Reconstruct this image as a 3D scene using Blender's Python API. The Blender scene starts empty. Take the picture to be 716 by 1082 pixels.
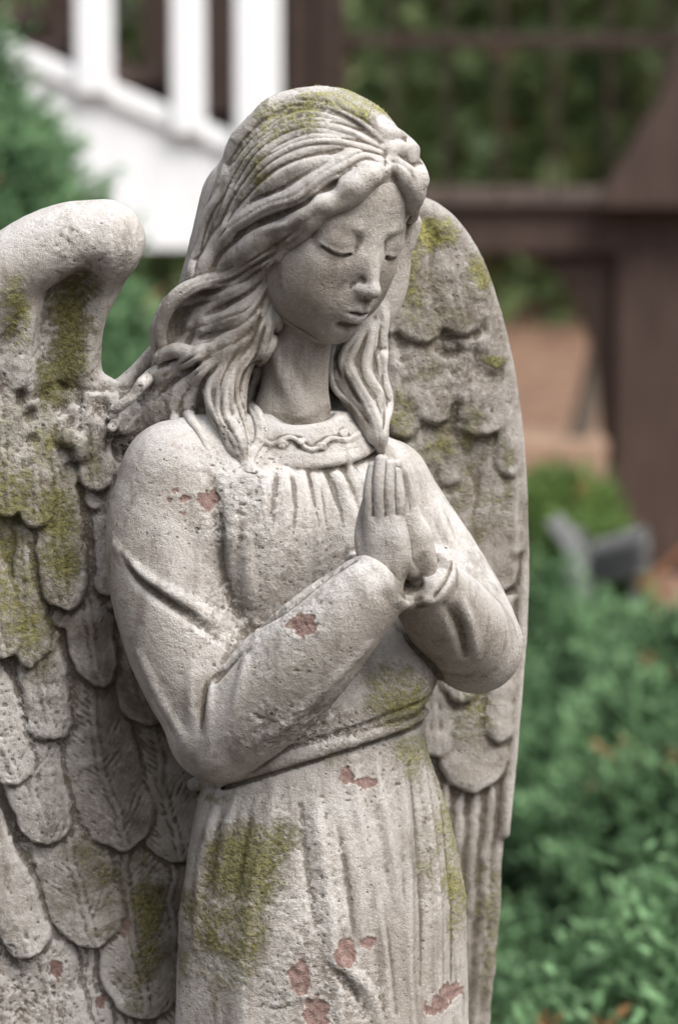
import bpy, math, random
import numpy as np
import time
T0 = time.time()

def want(n): return True
f32 = np.float32
rad = math.radians
# ------------------------------------------------------------------ camera frame
# sculpting units: 1 unit = 0.4 mm, X to the side, Y away from the viewer, Z up; origin = point the lens is aimed at
UNIT = 0.0004
PITCH = rad(8.0)
CD = 3000.0
ORIGIN_Z = 1.13                                   # height in metres of the sculpting origin above the ground
CP, SP = math.cos(PITCH), math.sin(PITCH)
CAM = np.array([0.0, -CD * CP, CD * SP])
FW = np.array([0.0, CP, -SP]); UPV = np.array([0.0, SP, CP]); RTV = np.array([1.0, 0.0, 0.0])

def P(px, py, Y=0.0):
    """the point in the vertical plane at depth Y that the lens sees at (px, py)"""
    d = FW * CD + RTV * (px - 358.0) + UPV * (541.0 - py)
    t = (Y - CAM[1]) / d[1]
    return CAM + d * t

def proj(X, Y, Z):
    dy = Y - CAM[1]; dz = Z - CAM[2]
    w = dy * CP - dz * SP
    k = CD / w
    return X * k + 358.0, 541.0 - (dy * SP + dz * CP) * k

# ------------------------------------------------------------------ noise
def _hash(ix, iy, iz, seed):
    h = (ix.astype(np.uint32) * np.uint32(374761393) + iy.astype(np.uint32) * np.uint32(668265263)
         + iz.astype(np.uint32) * np.uint32(2147483647) + np.uint32((seed * 974634777) & 0xffffffff))
    h = (h ^ (h >> np.uint32(13))) * np.uint32(1274126177)
    h = h ^ (h >> np.uint32(16))
    return (h & np.uint32(0xffffff)).astype(f32) * f32(1.0 / 0xffffff)

def vnoise(p, scale, seed=0):
    """value noise in -1..1 at points p (n,3), feature size scale"""
    q = np.asarray(p, f32) / f32(scale) + f32(1000.0)
    i = np.floor(q).astype(np.int32); t = q - i
    t = t * t * (3 - 2 * t)
    out = 0
    for a in (0, 1):
        wx = t[:, 0] if a else 1 - t[:, 0]
        for b in (0, 1):
            wy = t[:, 1] if b else 1 - t[:, 1]
            for c in (0, 1):
                wz = t[:, 2] if c else 1 - t[:, 2]
                out = out + wx * wy * wz * _hash(i[:, 0] + a, i[:, 1] + b, i[:, 2] + c, seed)
    return out * 2 - 1

def fbm(p, scale, seed=0, oct=4, gain=0.5):
    s = 0; amp = 1.0; tot = 0
    for o in range(oct):
        s = s + amp * vnoise(p, scale / 2.03 ** o, seed + o * 17); tot += amp; amp *= gain
    return s / tot

def sstep(a, b, x):
    t = np.clip((x - a) / (b - a), 0, 1)
    return t * t * (3 - 2 * t)

# ------------------------------------------------------------------ curves
def catmull(pts, n=8):
    pts = np.asarray(pts, float)
    if len(pts) < 3:
        t = np.linspace(0, 1, n + 1)[:, None]
        return pts[0] * (1 - t) + pts[-1] * t
    e = np.vstack([2 * pts[0] - pts[1], pts, 2 * pts[-1] - pts[-2]])
    out = []
    for i in range(1, len(e) - 2):
        p0, p1, p2, p3 = e[i - 1], e[i], e[i + 1], e[i + 2]
        for k in range(n):
            t = k / n
            out.append(0.5 * ((2 * p1) + (-p0 + p2) * t + (2 * p0 - 5 * p1 + 4 * p2 - p3) * t * t + (-p0 + 3 * p1 - 3 * p2 + p3) * t ** 3))
    out.append(e[-2])
    return np.array(out)

def rotm(yaw=0, pitch=0, roll=0):
    cy, sy, cp, sp, cr, sr = math.cos(yaw), math.sin(yaw), math.cos(pitch), math.sin(pitch), math.cos(roll), math.sin(roll)
    Rz = np.array([[cy, -sy, 0], [sy, cy, 0], [0, 0, 1]])
    Rx = np.array([[1, 0, 0], [0, cp, -sp], [0, sp, cp]])
    Ry = np.array([[cr, 0, sr], [0, 1, 0], [-sr, 0, cr]])
    return Rz @ Rx @ Ry

def smin(a, b, k):
    if k <= 0: return np.minimum(a, b)
    h = np.maximum(k - np.abs(a - b), 0) / f32(k)
    return np.minimum(a, b) - h * h * f32(k * 0.25)

def smax(a, b, k): return -smin(-a, -b, k)

class Clay:
    """a block of clay held as a signed distance grid"""
    def __init__(s, lo, hi, h):
        s.h = float(h); s.lo = np.array(lo, float)
        s.n = np.maximum(2, np.ceil((np.array(hi, float) - s.lo) / h).astype(int) + 1)
        s.f = np.full(s.n, 60.0, f32); s.under = None
        s.ax = [(s.lo[i] + h * np.arange(s.n[i])).astype(f32) for i in range(3)]
    def blk(s, lo, hi):
        a = np.clip(np.floor((np.array(lo) - s.lo) / s.h).astype(int), 0, s.n)
        b = np.clip(np.ceil((np.array(hi) - s.lo) / s.h).astype(int) + 1, 0, s.n)
        if np.any(b - a < 1): return None, None
        sl = tuple(slice(a[i], b[i]) for i in range(3))
        x = s.ax[0][sl[0]][:, None, None]; y = s.ax[1][sl[1]][None, :, None]; z = s.ax[2][sl[2]][None, None, :]
        return sl, (x, y, z)
    def comb(s, sl, d, k, mode):
        if mode == 'add': s.f[sl] = smin(s.f[sl], d, k)
        elif mode == 'cut': s.f[sl] = smax(s.f[sl], -d, k)
        else: s.f[sl] = smax(s.f[sl], d, k)
    def ell(s, c, r, R=None, k=6, mode='add'):
        c = np.array(c, float); r = np.array(r, float) * np.ones(3)
        R = np.eye(3) if R is None else R
        ext = np.sqrt(((R * r) ** 2).sum(1)) + k + 3 * s.h
        sl, g = s.blk(c - ext, c + ext)
        if sl is None: return
        x, y, z = g[0] - f32(c[0]), g[1] - f32(c[1]), g[2] - f32(c[2])
        k0 = 0; k1 = 0
        for j in range(3):
            q = x * f32(R[0, j]) + y * f32(R[1, j]) + z * f32(R[2, j])
            q = q / f32(r[j]); k0 = k0 + q * q; q = q / f32(r[j]); k1 = k1 + q * q
        k0 = np.sqrt(k0); k1 = np.sqrt(k1) + f32(1e-6)
        s.comb(sl, k0 * (k0 - 1) / k1, k, mode)
    def tube(s, pts, rr, k=5, mode='add', flat=None, fac=1.0, n=8, sharp=False, cap=True):
        """swept round bar through pts with radii rr; flat = axis along which it is thinned by fac"""
        pts = np.asarray(pts, float); rr = np.asarray(rr, float) * np.ones(len(pts))
        q = catmull(np.hstack([pts, rr[:, None]]), n)
        c, r = q[:, :3], np.maximum(q[:, 3], 0.3)
        m = r.max() + k + 3 * s.h
        lo, hi = c.min(0) - m, c.max(0) + m
        sl, g = s.blk(lo, hi)
        if sl is None: return
        d = np.full([x.stop - x.start for x in sl], 60.0, f32)
        base = [x.start for x in sl]
        if flat is not None: flat = np.array(flat, float) / np.linalg.norm(flat)
        for i in range(len(c) - 1):
            a, b = c[i], c[i + 1]; rm = max(r[i], r[i + 1]) + k + 2 * s.h
            s2, g2 = s.blk(np.minimum(a, b) - rm, np.maximum(a, b) + rm)
            if s2 is None: continue
            loc = tuple(slice(s2[j].start - base[j], s2[j].stop - base[j]) for j in range(3))
            ab = b - a; L2 = max(ab @ ab, 1e-9)
            x, y, z = g2[0] - f32(a[0]), g2[1] - f32(a[1]), g2[2] - f32(a[2])
            t = np.clip((x * f32(ab[0]) + y * f32(ab[1]) + z * f32(ab[2])) / f32(L2), 0, 1)
            dx, dy, dz = x - t * f32(ab[0]), y - t * f32(ab[1]), z - t * f32(ab[2])
            dd = dx * dx + dy * dy + dz * dz
            if flat is not None:
                w = dx * f32(flat[0]) + dy * f32(flat[1]) + dz * f32(flat[2])
                dd = dd + w * w * f32(1 / fac ** 2 - 1)
            dd = np.sqrt(dd) - (f32(r[i]) + t * f32(r[i + 1] - r[i]))
            d[loc] = np.minimum(d[loc], dd)
        s.comb(sl, d, k, mode)
    def hit(s, px, py, default=0.0):
        """first point of the clay met by the line of sight through (px, py)"""
        d = FW * CD + RTV * (px - 358.0) + UPV * (541.0 - py); d = d / np.linalg.norm(d)
        t0 = (s.lo[1] - CAM[1]) / d[1]; t1 = (s.lo[1] + s.h * s.n[1] - CAM[1]) / d[1]
        t = np.arange(t0, t1, s.h * 0.5)
        q = CAM[None, :] + d[None, :] * t[:, None]
        i = np.round((q - s.lo) / s.h).astype(int)
        ok = np.all((i >= 0) & (i < s.n), 1)
        v = np.full(len(t), 60.0)
        v[ok] = s.f[i[ok, 0], i[ok, 1], i[ok, 2]]
        if s.under is not None:
            u = s.under; i = np.round((q - u.lo) / u.h).astype(int)
            ok = np.all((i >= 0) & (i < u.n), 1)
            v[ok] = np.minimum(v[ok], u.f[i[ok, 0], i[ok, 1], i[ok, 2]])
        w = np.nonzero(v < 0)[0]
        if len(w) == 0: return None if default is None else P(px, py, default)
        j = w[0]
        if j > 0 and v[j - 1] > 0:
            return q[j] - d * (t[1] - t[0]) * (v[j] / (v[j] - v[j - 1] + 1e-6)) * 1.0
        return q[j]
    def paint(s, pts, rr, depth=0.0, k=4, mode='add', default=0.0, taper=True, sm=2, **kw):
        """a stroke drawn along the surface as seen from the front; depth = how far its core is sunk (+) or lifted (-)"""
        c2 = catmull(np.array(pts, float)[:, :2], 3)
        r2 = catmull(np.array([[r, 0] for r in (np.asarray(rr, float) * np.ones(len(pts)))]), 3)[:, 0]
        t = np.linspace(0, 1, len(c2))
        dp = np.full(len(c2), float(depth))
        if taper:
            e = np.clip(1 - np.minimum(t, 1 - t) / 0.22, 0, 1) ** 2
            dp = dp + (1 if mode == 'add' else -1) * e * (r2 * 1.1 + 0.5)
        q = []
        for (px, py), dd in zip(c2, dp):
            h = s.hit(px, py, default)
            q.append(h)
        q = np.array(q)
        for _ in range(sm):                            # even out jumps in depth
            q[1:-1, :] = q[1:-1] * 0.5 + (q[:-2] + q[2:]) * 0.25
        v = q - CAM; v = v / np.linalg.norm(v, axis=1)[:, None]
        q = q + v * dp[:, None]
        s.tube(q, r2, k=k, mode=mode, n=2, **kw)
    def blur(s, it=1):
        for _ in range(it):
            for a in range(3):
                f = s.f; g = f.copy()
                A = [slice(None)] * 3; B = [slice(None)] * 3; C = [slice(None)] * 3
                A[a] = slice(1, -1); B[a] = slice(0, -2); C[a] = slice(2, None)
                g[tuple(A)] = f[tuple(A)] * f32(.5) + (f[tuple(B)] + f[tuple(C)]) * f32(.25)
                s.f = g
    def mesh(s):
        """surface nets: vertices, quads"""
        f = s.f
        f[0] = f[-1] = 5; f[:, 0] = f[:, -1] = 5; f[:, :, 0] = f[:, :, -1] = 5
        ins = f < 0
        m = np.zeros(np.array(f.shape) - 1, np.uint8)
        for a in (0, 1):
            for b in (0, 1):
                for c in (0, 1):
                    m += ins[a:a + m.shape[0], b:b + m.shape[1], c:c + m.shape[2]]
        act = (m > 0) & (m < 8)
        idx = np.full(m.shape, -1, np.int32)
        I = np.argwhere(act); idx[act] = np.arange(len(I), dtype=np.int32)
        del m, act
        acc = np.zeros((len(I), 3), f32); cnt = np.zeros(len(I), f32)
        cor = {}
        for a in (0, 1):
            for b in (0, 1):
                for c in (0, 1):
                    cor[a, b, c] = f[I[:, 0] + a, I[:, 1] + b, I[:, 2] + c]
        for (p, q) in [((0,0,0),(1,0,0)),((0,1,0),(1,1,0)),((0,0,1),(1,0,1)),((0,1,1),(1,1,1)),
                       ((0,0,0),(0,1,0)),((1,0,0),(1,1,0)),((0,0,1),(0,1,1)),((1,0,1),(1,1,1)),
                       ((0,0,0),(0,0,1)),((1,0,0),(1,0,1)),((0,1,0),(0,1,1)),((1,1,0),(1,1,1))]:
            u, v = cor[p], cor[q]; x = (u < 0) != (v < 0)
            t = np.where(x, u / np.where(x, u - v, 1), 0).astype(f32)
            for j in range(3):
                acc[:, j] += np.where(x, p[j] + t * (q[j] - p[j]), 0)
            cnt += x
        V = (I + acc / cnt[:, None]) * s.h + s.lo
        quads = []
        for ax in range(3):
            a2, a3 = (ax + 1) % 3, (ax + 2) % 3
            A = [slice(None)] * 3; B = [slice(None)] * 3
            A[ax] = slice(0, -1); B[ax] = slice(1, None)
            e = ins[tuple(A)] != ins[tuple(B)]
            E_ = np.argwhere(e)
            ok = (E_[:, a2] > 0) & (E_[:, a3] > 0) & (E_[:, a2] < idx.shape[a2]) & (E_[:, a3] < idx.shape[a3])
            E_ = E_[ok]
            def at(d2, d3):
                K = E_.copy(); K[:, a2] -= d2; K[:, a3] -= d3
                return idx[K[:, 0], K[:, 1], K[:, 2]]
            q = np.stack([at(1, 1), at(0, 1), at(0, 0), at(1, 0)], 1)
            inside = ins[E_[:, 0], E_[:, 1], E_[:, 2]]
            q[~inside] = q[~inside][:, ::-1]
            quads.append(q)
        Q = np.concatenate(quads)
        Q = Q[(Q >= 0).all(1)]
        return V.astype(f32), Q

def vnormals(V, Q):
    n = np.cross(V[Q[:, 2]] - V[Q[:, 0]], V[Q[:, 3]] - V[Q[:, 1]])
    N = np.stack([sum(np.bincount(Q[:, k], n[:, j], len(V)) for k in range(4)) for j in range(3)], 1)
    return (N / (np.linalg.norm(N, axis=1)[:, None] + 1e-9)).astype(f32)

def smooth_field(Q, nV, X, it):
    e = np.concatenate([Q[:, [0, 1]], Q[:, [1, 2]], Q[:, [2, 3]], Q[:, [3, 0]]])
    deg = np.bincount(e[:, 0], minlength=nV) + np.bincount(e[:, 1], minlength=nV)
    X = X.astype(f32)
    for _ in range(it):
        cols = []
        for j in range(X.shape[1]):
            sm = np.bincount(e[:, 0], X[e[:, 1], j], nV) + np.bincount(e[:, 1], X[e[:, 0], j], nV)
            cols.append(sm / np.maximum(deg, 1))
        X = (0.3 * X + 0.7 * np.stack(cols, 1)).astype(f32)
    return X

def make_mesh(name, V, Q, mat, parent, attrs=None, smooth=True):
    me = bpy.data.meshes.new(name)
    me.vertices.add(len(V)); me.vertices.foreach_set('co', (V * UNIT).astype(f32).ravel())
    me.loops.add(Q.size); me.loops.foreach_set('vertex_index', Q.astype(np.int32).ravel())
    me.polygons.add(len(Q)); me.polygons.foreach_set('loop_start', np.arange(0, Q.size, Q.shape[1], dtype=np.int32))
    me.update(calc_edges=True)
    if smooth: me.polygons.foreach_set('use_smooth', np.ones(len(Q), bool))
    for k, a in (attrs or {}).items():
        at = me.attributes.new(k, 'FLOAT', 'POINT'); at.data.foreach_set('value', a.astype(f32))
    me.materials.append(mat)
    o = bpy.data.objects.new(name, me); bpy.context.scene.collection.objects.link(o)
    if parent is not None: o.parent = parent
    return o
# ------------------------------------------------------------------ head
HS = 117.0
HR = rotm(rad(37), rad(18), rad(5))
HC = P(341, 233.5, -38)
def HL(x, y, z): return HC + HR @ (np.array([x, y, z]) * HS)

def build_head():
    c = Clay(HC - np.array([100, 125, 215]), HC + np.array([110, 125, 140]), 1.1)
    def E(x, y, z, a, b, d, k=6, mode='add', R=None):
        c.ell(HL(x, y, z), np.array([a, b, d]) * HS, HR if R is None else HR @ R, k=k, mode=mode)
    def T(pts, rr, k=4, mode='add', **kw):
        c.tube([HL(*p) for p in pts], np.array(rr) * HS, k=k, mode=mode, **kw)
    # neck
    c.tube([P(322, 300, -25), P(314, 370, -22), P(311, 410, -21), P(309, 440, -20), P(308, 490, -18)], [36, 34.5, 35.5, 41, 47], k=4, n=14)
    E(0, .14, .28, .68, .80, .70, k=4)                     # skull
    E(0, -.16, -.16, .545, .545, .72, k=16)                # face mass
    E(0, -.30, .34, .53, .42, .44, k=16)                   # forehead
    E(0, -.34, -.60, .33, .32, .33, k=24)                  # lower face
    E(0, -.535, -.805, .15, .14, .12, k=18)                # chin
    for s in (-1, 1):
        E(s * .280, -.40, -.30, .22, .225, .28, k=22)        # cheek
        E(s * .29, -.16, -.50, .20, .36, .30, k=24)        # jaw
        E(s * .290, -.785, .085, .13, .080, .040, k=24, mode='cut')
        E(s * .135, -.785, .055, .05, .085, .060, k=24, mode='cut')
        E(s * .095, -.665, -.14, .075, .11, .20, k=16)
        E(s * .26, -.46, -.17, .17, .16, .13, k=20)     # eye socket
    # brows
    for s in (-1, 1):
        T([(s * .08, -.675, .135), (s * .19, -.690, .175), (s * .33, -.630, .180), (s * .43, -.535, .14)], [.004, .016, .013, .006], k=18)
    # nose
    T([(0, -.645, .18), (0, -.735, .0), (0, -.83, -.18), (0, -.895, -.30)], [.064, .050, .052, .048], k=16)
    E(0, -.900, -.322, .055, .058, .050, k=9)
    for s in (-1, 1):
        E(s * .064, -.812, -.338, .034, .066, .032, k=9)
    E(0, -.80, -.35, .045, .09, .028, k=5)
    for s in (-1, 1):
        E(s * .042, -.850, -.376, .015, .026, .010, k=3, mode='cut')
        T([(s * .128, -.775, -.305), (s * .132, -.76, -.34), (s * .12, -.75, -.37)], [.003, .006, .004], k=5, mode='cut')
    # eyes: closed downcast lids
    for s in (-1, 1):
        E(s * .272, -.573, .012, .140, .122, .098, k=12)
        E(s * .275, -.566, .070, .12, .105, .062, k=13)
        T([(s * .160, -.660, -.010), (s * .21, -.688, -.036), (s * .28, -.694, -.052), (s * .35, -.660, -.046), (s * .43, -.585, -.018)], [.004, .006, .007, .006, .004], k=7)
        T([(s * .165, -.675, -.040), (s * .21, -.705, -.068), (s * .275, -.714, -.088), (s * .35, -.680, -.080), (s * .43, -.600, -.044)], [.006, .014, .018, .016, .008], k=3.0, mode='cut')
    # muzzle and lips
    M = -.035
    E(0, -.69, -.42, .12, .10, .10, k=14)
    E(0, -.615, -.56, .17, .17, .16, k=20)
    T([(0, -.79, -.39), (0, -.775, -.47)], [.012, .016], k=6, mode='cut')
    T([(-.14, -.695, -.530 + M), (-.075, -.772, -.492 + M), (-.03, -.812, -.474 + M), (0, -.808, -.486 + M), (.03, -.812, -.474 + M), (.075, -.772, -.492 + M), (.14, -.695, -.530 + M)],
      [.010, .032, .045, .041, .045, .032, .010], k=6)
    T([(-.11, -.71, -.545 + M), (-.055, -.758, -.566 + M), (0, -.775, -.575 + M), (.055, -.758, -.566 + M), (.11, -.71, -.545 + M)], [.014, .040, .050, .040, .014], k=6)
    T([(-.155, -.695, -.528 + M), (-.09, -.768, -.524 + M), (-.04, -.818, -.518 + M), (0, -.825, -.527 + M), (.04, -.818, -.518 + M), (.09, -.768, -.524 + M), (.155, -.695, -.528 + M)],
      [.012, .011, .012, .012, .012, .011, .012], k=4, mode='cut')
    T([(-.09, -.715, -.705), (0, -.735, -.712), (.09, -.715, -.705)], [.016, .028, .016], k=9, mode='cut')
    # neck muscle and hollow
    c.tube([P(292, 372, -52), P(303, 405, -55), P(318, 436, -52)], [5, 6, 7], k=14)
    return c
# ------------------------------------------------------------------ gown with sleeves
BY = rad(32)                                            # the way the body faces
BF = np.array([math.sin(BY), -math.cos(BY), 0]); BR = np.array([math.cos(BY), math.sin(BY), 0]); UP = np.array([0, 0, 1.0])

def gown_loft(c, bottom):
    # torso and skirt as a loft: (py, px, half width, half depth, roundness)
    S = [(430, 310, 50, 44), (455, 308, 74, 54), (474, 306, 100, 68), (492, 303, 128, 82), (530, 300, 140, 92), (590, 303, 137, 94), (640, 312, 130, 96), (700, 322, 127, 97),
         (745, 332, 124, 96), (785, 335, 122, 95), (812, 336, 128, 99), (870, 339, 146, 110), (950, 341, 161, 120), (1082, 340, 163, 126), (1250, 338, 172, 134), (1500, 335, 190, 150), (1800, 330, 215, 170)]
    zs, xs, As, Bs = [], [], [], []
    for py, px, a, b in S:
        q = P(px, py, -10); zs.append(q[2]); xs.append(q[0]); As.append(a); Bs.append(b)
    zs, xs, As, Bs = [np.array(v)[::-1] for v in (zs, xs, As, Bs)]
    sl, (x, y, z) = c.blk(c.lo, c.lo + c.h * c.n)
    Z = z[0, 0]
    def ip(v):
        w = np.interp(Z, zs, v); kk = 12
        return np.convolve(np.pad(w, kk, mode='edge'), np.hanning(2 * kk + 1) / np.hanning(2 * kk + 1).sum(), 'valid')
    A, B, X0 = ip(As), ip(Bs), ip(xs)
    u = (x - X0[None, None, :].astype(f32)) * f32(BR[0]) + (y + 10) * f32(BR[1])
    v = (x - X0[None, None, :].astype(f32)) * f32(BF[0]) + (y + 10) * f32(BF[1])
    th = np.arctan2(u, v)                                 # 0 = front, + = her left
    rr = np.sqrt((u / A[None, None, :].astype(f32)) ** 2 + (v / B[None, None, :].astype(f32)) ** 2)
    # hanging folds of the skirt, deeper with distance from the belt
    dep = np.interp(Z, [zs[0], P(0, 1082, -10)[2], P(0, 830, -10)[2], P(0, 800, -10)[2]], [16, 7.5, 3.0, 0]).astype(f32)
    fold = 0
    rg = np.random.default_rng(4)
    for ph in np.linspace(-3.0, 3.0, 10) + rg.uniform(-.16, .16, 10):
        a0 = ph + rg.uniform(-.1, .1); w = rg.uniform(.07, .20); sw = rg.uniform(-.00025, .00025)
        a = a0 + (Z - zs[-1])[None, None, :] * sw
        fold = fold + rg.uniform(.3, 1.15) * np.exp(-((th - a) / w) ** 2)
    d = (rr - 1) * np.minimum(A, B)[None, None, :].astype(f32) * f32(1.08) - fold.astype(f32) * dep[None, None, :]
    top = z - f32(P(300, 455, -10)[2]); 
    c.f[sl] = smax(d, top, 8).astype(f32)
    del u, v, th, rr, fold, d
    # ground end
    sl, g = c.blk(c.lo, c.lo + c.h * c.n); c.f[sl] = np.maximum(c.f[sl], f32(bottom) - g[2])

def build_gown_hem():
    c = Clay((-300, -290, -1230), (250, 260, -640), 4.5)
    gown_loft(c, -1215)
    c.f = smax(c.f, (c.ax[2] + 655)[None, None, :] + np.zeros_like(c.f), 1)
    return c

def build_gown():
    c = Clay((-270, -235, -700), (205, 165, 110), 1.55)
    gown_loft(c, -690)
    # shoulders
    c.tube([P(330, 462, -15), P(250, 476, -42), P(190, 500, -66)], [34, 46, 54], k=26)
    c.tube([P(325, 458, -5), P(370, 482, 26), P(405, 512, 56)], [26, 36, 46], k=24)
    # chest
    c.ell(P(270, 570, -88), (62, 42, 66), k=34)
    c.ell(P(372, 570, -42), (58, 42, 66), k=34)
    # bloused bodice over the belt
    c.tube([P(215, 796, -50), P(262, 780, -84), P(330, 760, -92), P(392, 738, -76), P(430, 718, -38), P(436, 700, 16)], [22, 26, 28, 29, 29, 27], k=24)
    c.ell(P(418, 712, -62), (32, 28, 42), k=22)
    # belt
    c.paint([(205, 829), (250, 817), (300, 802), (350, 787), (400, 771), (436, 758), (450, 752)], [8, 9, 9, 9, 9, 8, 4], depth=2.5, k=3, taper=False)
    c.paint([(212, 815), (262, 803), (312, 789), (360, 774), (410, 757), (452, 738)], [3.2] * 6, depth=-1, k=3, mode='cut', taper=False)
    c.paint([(205, 841), (255, 828), (305, 813), (352, 798), (405, 781), (448, 765), (468, 752)], [3.0] * 7, depth=-1, k=3, mode='cut', taper=False)
    # collar: a band between two rims
    def ring(cx, cy, ra, rb, tilt, r, k, mode='add', Y=-22, roll=7.0):
        c0 = P(cx, cy, Y); t = np.linspace(-math.pi, math.pi, 41)
        pts = [c0 + BR * ra * math.sin(v) + BF * rb * math.cos(v) - UP * tilt * math.cos(v) + UP * roll * math.sin(v) for v in t]
        c.tube(pts, r, k=k, n=2, mode=mode)
    for q in np.linspace(0, 1, 7):
        ring(313 + 11 * q, 436 + 24 * q, 50 + 22 * q, 45 + 10 * q, 14 + 4 * q, 7.5, 6)
    c.blur(1)
    # fine skirt folds painted where the picture shows them
    for a, r in (([(372, 800), (380, 850), (392, 905), (402, 950), (408, 1010), (412, 1082)], 5.0), ([(420, 800), (428, 860), (432, 930), (430, 1000), (436, 1100)], 4.2),
                 ([(444, 800), (452, 870), (460, 940), (462, 1020), (460, 1110)], 5), ([(396, 800), (404, 850), (414, 900), (420, 960)], 3.2), ([(232, 845), (222, 880), (212, 930), (208, 1000)], 5.0),
                 ([(330, 820), (336, 870), (345, 930), (352, 1000), (360, 1090)], 5), ([(345, 1010), (370, 1025), (392, 1050), (402, 1090)], 5.5), ([(290, 830), (284, 880), (270, 930), (262, 1000)], 4.5), ([(252, 838), (240, 880), (232, 940)], 4)):
        c.paint(a, [1.5] + [r] * (len(a) - 2) + [2], depth=1.0, k=8)
    for a, r in (([(382, 830), (390, 880), (402, 930), (412, 990), (420, 1070)], 3.4), ([(434, 810), (441, 880), (446, 950), (446, 1040)], 3.6), ([(358, 870), (366, 920), (372, 960), (376, 1000)], 4),
                 ([(462, 800), (470, 880), (478, 960), (478, 1060)], 3.2), ([(318, 850), (322, 900), (334, 980)], 3.4), ([(350, 1025), (372, 1045), (386, 1075)], 3.5), ([(268, 840), (258, 890), (248, 950)], 3)):
        c.paint(a, [1.2] + [r] * (len(a) - 2) + [1.5], depth=-.4, k=7, mode='cut')
    # her right arm (nearest): upper arm
    c.tube([P(187, 508, -60), P(178, 560, -66), P(186, 620, -76), P(204, 690, -92), P(228, 752, -108)], [60, 65, 68, 64, 55], k=12)
    c.ell(P(231, 775, -112), (50, 50, 50), k=10)
    # forearm
    c.tube([P(233, 772, -114), P(268, 745, -132), P(312, 703, -150), P(352, 662, -164), P(388, 627, -172)], [51, 54, 54, 47, 38], k=7)
    # her left arm (far)
    c.tube([P(408, 512, 58), P(432, 556, 54), P(463, 605, 42), P(490, 655, 22), P(499, 676, 12)], [46, 50, 51, 52, 50], k=12)
    c.ell(P(503, 684, 6), (46, 46, 47), k=10)
    c.tube([P(502, 683, 4), P(482, 660, -48), P(462, 637, -95), P(448, 618, -128)], [48, 48, 43, 36], k=8)
    c.blur(2)
    ring(313, 434, 51, 47, 14.5, 4.6, 3)
    ring(325, 464, 76, 59, 17, 4.6, 4)
    ring(323.5, 457, 73, 58, 16, 2.2, 2, 'cut')
    ring(314.5, 440, 56, 52, 15, 2.2, 2, 'cut')
    # scrollwork on the band
    def scroll(px, py, r, s):
        t = np.linspace(0, 2.2 * math.pi, 12)
        rr = r * (1 - t / 9)
        c.paint([(px + s * rr[i] * math.cos(t[i]), py - rr[i] * .7 * math.sin(t[i])) for i in range(12)], 2.0, depth=-1.0, k=1.5)
    c.paint([(278, 466), (288, 470), (298, 464), (310, 462), (320, 472), (332, 476), (342, 468), (352, 462), (366, 466), (380, 458)], 2.5, depth=-1.2, k=1.5)
    scroll(298, 470, 5, 1); scroll(340, 472, 5, -1); scroll(318, 467, 4, 1); scroll(364, 458, 5, 1)
    # gathers below the band
    for a in ([(300, 500), (303, 525), (300, 560)], [(318, 502), (324, 530), (326, 575)], [(336, 500), (345, 525), (352, 565)], [(352, 496), (364, 520), (375, 555)],
              [(366, 490), (378, 512), (388, 540)], [(284, 498), (280, 525), (276, 555)], [(330, 500), (334, 540), (336, 600)]):
        c.paint(a, [3.0, 3.6, 1.4], depth=2.0, k=7)
    for a in ([(309, 502), (313, 530), (312, 562)], [(327, 501), (334, 528), (340, 566)], [(345, 498), (355, 522), (364, 556)], [(292, 500), (290, 530), (288, 560)]):
        c.paint(a, [1.8, 2.2, 1], depth=-.8, k=5, mode='cut')
    # creases between the arm and the body
    c.paint([(224, 500), (228, 545), (236, 590), (246, 630), (262, 668)], [3, 7, 9, 8, 4], depth=-2, k=9, mode='cut')
    c.paint([(262, 668), (300, 645), (340, 612), (375, 590)], [5, 6, 6, 3], depth=-1, k=7, mode='cut')
    c.paint([(246, 545), (244, 590), (252, 625)], [4, 6, 3], depth=1, k=8)
    c.paint([(262, 560), (262, 600), (268, 635)], [3, 5, 3], depth=2, k=8)
    # sleeve folds
    c.paint([(124, 575), (142, 600), (172, 622), (205, 640), (238, 664)], [3, 5.5, 6.5, 6, 4], depth=2.4, k=8)
    c.paint([(126, 588), (144, 613), (172, 634), (205, 655), (232, 676)], [2, 4, 5, 4, 2], depth=-.6, k=7, mode='cut')
    c.paint([(252, 692), (238, 708), (222, 722), (216, 745), (212, 775)], [2.5, 4.2, 4.5, 4, 2], depth=-.4, k=5, mode='cut')
    c.paint([(226, 716), (224, 740), (220, 770)], [4, 5, 3], depth=2, k=7)
    c.paint([(206, 700), (204, 735), (206, 765)], [4, 6, 3], depth=3.5, k=8)
    c.paint([(150, 690), (170, 735), (196, 780)], [3, 5, 3], depth=3.2, k=9)
    c.paint([(262, 700), (256, 725), (246, 758)], [3, 5, 3], depth=3, k=8)
    c.paint([(255, 790), (300, 762), (345, 722), (385, 680)], [3, 5, 5, 3], depth=4, k=9)
    c.paint([(480, 628), (494, 652), (503, 692)], [2.5, 4.5, 2.5], depth=2.8, k=8)
    c.paint([(472, 640), (486, 662), (492, 695)], [2, 4, 2], depth=-1.5, k=9, mode='cut')
    c.paint([(476, 575), (470, 560), (462, 535)], [2, 4, 2], depth=1, k=7)
    # cuff of the far sleeve, broken edge
    c.paint([(450, 580), (464, 586), (473, 598), (466, 618), (448, 632), (430, 637), (418, 632)], [6, 8, 9, 9, 9, 7, 5], depth=4, k=10, taper=False)
    c.paint([(470, 578), (478, 592), (474, 612), (458, 632), (440, 645)], [1.5, 2.2, 2.4, 2.2, 1.5], depth=-.4, k=4, mode='cut')
    for q, r in (((460, 584), (7, 5, 5)), ((470, 592), (5, 5, 6)), ((450, 634), (6, 5, 4))):
        h = c.hit(*q); c.ell(h, r, k=7)
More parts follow.
